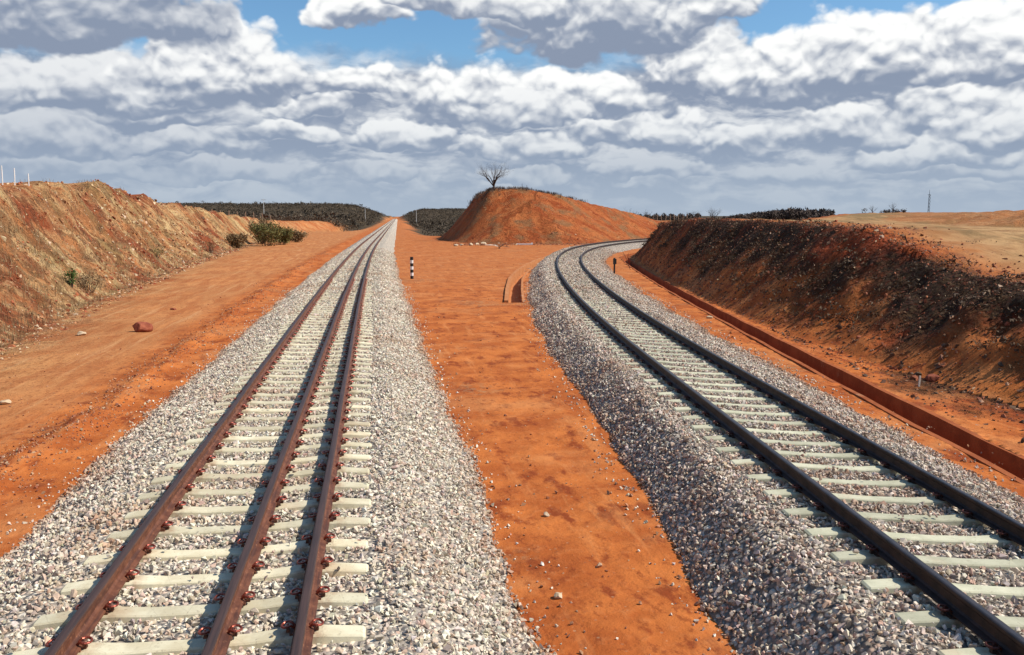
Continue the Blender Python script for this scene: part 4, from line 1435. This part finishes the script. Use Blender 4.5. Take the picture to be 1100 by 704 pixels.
# shrubs growing on the far left bank
for i, (x, y, w, h, lab, mt) in enumerate(((-15.6, 101, 2.2, 1.5, 'dry reddish shrub on the left bank, left of the green bush', M_DRY),
                                          (-13.2, 108, 3.6, 2.7, 'larger olive green bush at the foot of the left bank', M_LEAF),
                                          (-11.9, 113, 3.2, 2.1, 'lower olive bush joined to the right of the large green bush', M_LEAF),
                                          (-14.8, 116, 3.4, 2.9, 'pale dry bush on the left bank behind the green bushes', M_DRY),
                                          (-11.2, 123, 3.0, 1.4, 'small dry bush farthest right by the service road', M_DRY))):
    shrub(x, y, w, h, lab, 50 + i, mt, 2600, .12, 'bushes on the left bank')
shrub(-13.0, 41.0, 2.0, .8, 'dry brown bramble on the lower left bank', 61, M_DRY, 900, .04, None, 26)
shrub(-13.1, 39.0, .55, .75, 'small bright green sapling beside the dry bramble on the left bank', 62, M_LEAF2, 260, .05)
shrub(-14.9, 61, 1.2, .6, 'small yellowish weed at the left bank foot', 63, M_LEAF, 350, .04)
shrub(-15.6, 84, 1.2, 1.1, 'thin dry weed by the far left bank foot', 64, M_DRY, 300, .05)

# dry grass and brush on the hill top
def tufts(name, pts, h, mat, lab, seed, blades=22, w=.012):
    rnd = random.Random(seed); vs = []; fs = []
    for (x, y, z) in pts:
        for k_ in range(blades):
            a = rnd.uniform(0, 6.28); l = h * rnd.uniform(.4, 1.2); le = rnd.uniform(.1, .7)
            bx, by = x + rnd.gauss(0, .18), y + rnd.gauss(0, .18)
            px_, py_ = math.sin(a) * w, -math.cos(a) * w
            mx, my = bx + math.cos(a) * le * l * .4, by + math.sin(a) * le * l * .4
            tx, ty = bx + math.cos(a) * le * l, by + math.sin(a) * le * l
            o_ = len(vs)
            vs += [(bx - px_, by - py_, z - .05), (bx + px_, by + py_, z - .05), (mx + px_ * .7, my + py_ * .7, z + l * .6), (mx - px_ * .7, my - py_ * .7, z + l * .6), (tx, ty, z + l)]
            fs += [(o_, o_ + 1, o_ + 2, o_ + 3), (o_ + 3, o_ + 2, o_ + 4)]
    mb = MB(); mb.add(vs, fs, mat)
    return tag(link(name, mb.mesh(name)), lab, 'grass', kind='stuff')


rg2 = random.Random(77)
pts = []
cm_ = [(16.2, 140), (16.3, 132), (16.9, 126), (17.5, 124.6), (19, 124.2), (21.6, 124.3), (24.5, 124.8), (27.5, 125.3), (33, 129)]
for i in range(190):
    k_ = min(len(cm_) - 2, int(rg2.random() ** 1.3 * (len(cm_) - 1))); f_ = rg2.random()
    x = cm_[k_][0] * (1 - f_) + cm_[k_ + 1][0] * f_ + rg2.gauss(0, .5); y = cm_[k_][1] * (1 - f_) + cm_[k_ + 1][1] * f_ + rg2.gauss(.3, .6)
    pts.append((x, y))
zz = ground_z(np.array([p[0] for p in pts]), np.array([p[1] for p in pts]))
tufts('dry_brush', [(x, y, z) for (x, y), z in zip(pts, zz)], .36, M_BARK, 'dark dry brush fringing the top of the middle hill', 5, 16, .022)
pts = []
for i in range(900):
    y = math.exp(rg2.uniform(math.log(16), math.log(110))); fx = np.interp(y, [p[1] for p in FOOT_L], [p[0] for p in FOOT_L])
    pts.append((fx - abs(rg2.gauss(0, 2.6)) - .1, y))
zz = ground_z(np.array([p[0] for p in pts]), np.array([p[1] for p in pts]))
tufts('dry_grass', [(x, y, z) for (x, y), z in zip(pts, zz)], .26, M_DRY, 'sparse dry grass tufts over the left bank', 6, 14, .008)
pts = []
for i in range(1500):
    y = rg2.uniform(8, 76); fx = np.interp(y, [p[1] for p in FOOT_R[:9]], [p[0] for p in FOOT_R[:9]])
    xx = fx + 1.0 + abs(rg2.gauss(0, 1.7))
    if vnoise(np.array([xx / 2.6]), np.array([y / 2.6]), 9)[0] > -.12: pts.append((xx, y))
zz = ground_z(np.array([p[0] for p in pts]), np.array([p[1] for p in pts]))
WEEDS = np.array([(x, y, z) for (x, y), z in zip(pts, zz)])

# fence posts and masts
def post(x, y, h, r, mat, lab, group=None, sink=.2, name='fence_post'):
    mb = MB(); mb.tube([(0, 0, -sink), (0.01, 0, h * .5), (0.0, 0.01, h)], [r, r * .95, r * .85], mat, 6)
    o = link(name, mb.mesh(name)); o.location = (x, y, gz(x, y)); o.rotation_euler = (random.uniform(-.05, .05), random.uniform(-.05, .05), 0)
    return tag(o, lab, 'fence post' if name == 'fence_post' else name.replace('_', ' '), group)


def col_ratio(px):
    d = fw + rt * ((px - 550) / 900) + up * ((352 - 215) / 900)
    return d.x / d.y


for px, h, lab in ((4, 1.15, 'white fence post at the far left edge of the photo, on the left bank top'), (17, 1.0, 'white fence post between two others on the left bank top'), (32, .75, 'shorter white fence post rightmost of three on the left bank top')):
    y = 46.0; post(col_ratio(px) * y, y, h * .85, .028, M_WHITE, lab, 'white fence posts on the left bank')
for i in range(14):
    px = 200 + i * 9; D_ = 120 + i * 4.0
    post(col_ratio(px) * D_, D_, 1.3, .07, M_WOOD, 'tiny wooden fence post behind the far left bank, %s from the left' % ORD[i], 'fence posts behind the left bank')
for i, px in enumerate((561, 566, 571, 576)):
    y = 126.5 + i * .4; post(col_ratio(px) * y, y, .95 - .1 * i, .035, M_TWIG, ['first', 'second', 'third', 'last'][i] + ' thin post from the left along the middle hill top', 'thin posts on the middle hill')
for i in range(12):
    px = 688 + i * 4.6; D_ = 172
    post(col_ratio(px) * D_, D_, 1.4, .07, M_WOOD, 'tiny wooden post before the thicket, %s from the left' % ORD[i], 'fence posts before the wood')
for i in range(14):
    px = 790 + i * 7.8; D_ = 150
    post(col_ratio(px) * D_, D_, 1.2, .06, M_WOOD, 'tiny wooden post before the skyline wood, %s from the left' % ORD[i], 'fence posts on the right field')
D_ = 250; x, y = col_ratio(998) * D_ * .87, D_ * .87
mast = empty('lattice_mast', (x, y, gz(x, y))); tag(mast, 'thin dark lattice mast rising above the brown field on the right horizon', 'mast')
mb = MB()
for sx, sy in ((-1, -1), (1, -1), (0, 1)):
    mb.tube([(sx * .3, sy * .3, -.3), (sx * .14, sy * .14, 11.2)], .05, M_BLACK, 4)
for i in range(12):
    z0 = i * .93; mb.tube([(-.28, -.28, z0), (.26, -.26, z0 + .9)], .03, M_BLACK, 3); mb.tube([(.28, -.28, z0), (0, .26, z0 + .9)], .03, M_BLACK, 3)
link('lattice', mb.mesh('lattice'), mast)
mb = MB(); mb.tube([(0, 0, 11.1), (0, 0, 12.6)], [.06, .03], M_BLACK, 5); mb.box((0, 0, 11.2), (.6, .6, .1), M_BLACK); link('antenna', mb.mesh('antenna'), mast)
for px, D_ in ((283, 420), (392, 500), (447, 520)):
    x, y = col_ratio(px) * D_, D_
    o = empty('utility_pole', (x, y, gz(x, y)))
    tag(o, {283: 'pale utility pole in front of the far left wooded hill', 392: 'pale utility pole on the dark hill just left of the track\'s vanishing point', 447: 'pale utility pole right of the track\'s vanishing point'}[px], 'utility pole')
    mb = MB(); mb.tube([(0, 0, -.5), (0, 0, 9)], [.13, .09], M_WHITE, 6); link('pole', mb.mesh('pole'), o)
    mb = MB(); mb.box((0, 0, 8.4), (2.2, .15, .15), M_WOOD); link('crossarm', mb.mesh('crossarm'), o)

# small white farm houses
M_PLASTER = simple_mat('white_plaster', (.68, .66, .62), (.78, .76, .72))
def house(x, y, w, d, h, lab, rz):
    o = empty('house', (x, y, gz(x, y)), rz); tag(o, lab, 'house', 'white houses on the far hill')
    mb = MB(); mb.box((0, 0, h / 2 - .4), (w, d, h + .8), M_PLASTER); link('wall', mb.mesh('wall'), o)
    mb = MB(); e = .4
    v = [(-w / 2 - e, -d / 2 - e, h - .1), (w / 2 + e, -d / 2 - e, h - .1), (w / 2 + e, d / 2 + e, h - .1), (-w / 2 - e, d / 2 + e, h - .1), (-w / 2 - e, 0, h + 1.3), (w / 2 + e, 0, h + 1.3)]
    mb.add(v, [(0, 1, 5, 4), (2, 3, 4, 5), (0, 4, 3), (1, 2, 5), (0, 3, 2, 1)], M_PALEROCK); link('roof', mb.mesh('roof'), o)
    for wx in (-w * .25, w * .25):
        mb = MB(); mb.box((wx, -d / 2 - .02, h * .55), (.9, .08, 1.0), M_BLACK); link('window', mb.mesh('window'), o)


for i, (px, D_, w) in enumerate(((179, 560, 7), (189, 590, 5))):
    house(col_ratio(px) * D_, D_, w, 5, 3.2, ['larger white house on the far hill just above the left bank', 'smaller white house right of its neighbour on the far hill'][i], .2)

# far scrub and woods (uncountable masses)
def crowns(name, P, w, h, mat, lab, rg, ntri=24, leaf=.42):
    n = len(P)
    c = rg.normal(size=(n, ntri, 3)); c /= np.linalg.norm(c, axis=2)[:, :, None]
    c *= rg.uniform(.35, 1.05, (n, ntri, 1))
    c[:, :, 0] *= w[:, None] * .5; c[:, :, 1] *= w[:, None] * .5; c[:, :, 2] = (c[:, :, 2] * .42 + .5) * h[:, None]
    c = c + P[:, None, :]
    sz = leaf * (h / 4)[:, None, None, None] * rg.uniform(.5, 1.3, (n, ntri, 1, 1))
    tri = rg.normal(size=(n, ntri, 3, 3)) * sz
    v = (c[:, :, None, :] + tri).reshape(-1, 3)
    f = np.arange(len(v)).reshape(-1, 3)
    me = np_mesh(name, v, [f], mat)
    return tag(link(name, me), lab, 'trees', kind='stuff')


rg = np.random.default_rng(9)
n = 17000
y = rg.uniform(270, 1050, n) ; az = rg.uniform(math.radians(-26), math.radians(1.2), n)
x = np.tan(az) * y
k2 = (np.abs(x - left_line(y)[0]) > 10 + 6 * rg.random(n)) 
x, y = x[k2], y[k2]
w = rg.uniform(2.0, 5.0, len(x)); h = rg.uniform(1.2, 3.0, len(x)) * np.where(rg.random(len(x)) < .05, 1.6, 1)
crowns('far_scrub', np.stack([x, y, ground_z(x, y) - .3], -1), w, h, M_DARKV, 'dark scrub woodland covering the distant hill left of the track', rg)
n = 9000
y = rg.uniform(170, 1150, n); az = rg.uniform(math.radians(1.6), math.radians(14), n); x = np.tan(az) * y
k2 = (np.abs(x - left_line(y)[0]) > 9 + 6 * rg.random(n))
x, y = x[k2], y[k2]
w = rg.uniform(2, 5, len(x)); h = rg.uniform(1.0, 3.0, len(x)) * np.clip(y / 400, .5, 1)
kk = ground_z(x, y, True)[1]; kk = ~(kk['sm'] | kk['pm']); x, y, w, h = x[kk], y[kk], w[kk], h[kk]
crowns('far_scrub', np.stack([x, y, ground_z(x, y) - .3], -1), w, h, M_DARKV, 'dark scrub covering the distant hill between the track and the middle hill', rg)


def strip_wood(px0, px1, D0, D1, n, hfun, lab, seed):
    rg = np.random.default_rng(seed)
    px = rg.uniform(px0, px1, n)
    rat = np.array([col_ratio(p) for p in px]); y = rg.uniform(D0, D1, n); x = rat * y
    h = np.array([hfun(p) for p in px]) * rg.uniform(.75, 1.12, n)
    crowns('far_wood', np.stack([x, y, ground_z(x, y) - .2], -1), h * rg.uniform(.5, .9, n), h, M_TWIGV, lab, rg, 60, .30)


M_TWIGV = leaf_mat('leafless_wood', (.045, .030, .023), (.095, .062, .046))
strip_wood(672, 752, 195, 245, 420, lambda p: .8 + 1.6 * math.sin(p * .35) ** 2, 'dark leafless thicket behind the right end of the middle hill', 1)
strip_wood(778, 895, 200, 245, 900, lambda p: 1.2 + 2.0 * min(1, max(0, (p - 770) / 75)), 'dense dark leafless wood on the skyline above the right bank', 2)
strip_wood(895, 975, 118, 140, 60, lambda p: 1.0, 'low scattered brush along the skyline right of the dark wood', 3)
M_DEAD = leaf_mat('dead_weed_stalks', (.060, .034, .018), (.13, .080, .042))
rg = np.random.default_rng(15)
crowns('dead_weeds', WEEDS + (0, 0, -.04), rg.uniform(.35, 1.1, len(WEEDS)), rg.uniform(.10, .24, len(WEEDS)), M_DEAD, 'dead brown weeds matted over the dark right bank', rg, 34, .62)
# separate bare trees on the skyline
for i, (px, D_, h, lab) in enumerate(((678, 190, 3.9, 'bare tree leftmost on the skyline right of the middle hill'), (694, 195, 4.0, 'second bare tree on the skyline right of the middle hill'),
                                      (747, 190, 3.6, 'small bare tree at the right end of the dark thicket'), (767, 185, 4.2, 'lone bare tree between the thicket and the dark wood'),
                                      (903, 124, 1.8, 'bare tree just right of the dark wood on the skyline'), (938, 122, 1.5, 'small bare tree left of the bushy one on the right skyline'),
                                      (960, 120, 1.9, 'bushy bare tree left of the lattice mast'))):
    bare_tree(col_ratio(px) * D_, D_, h, lab, 80 + i, 6, 'bare trees on the skyline', 3)

scene.render.engine = 'CYCLES'
scene.cycles.max_bounces = 3
scene.cycles.diffuse_bounces = 2
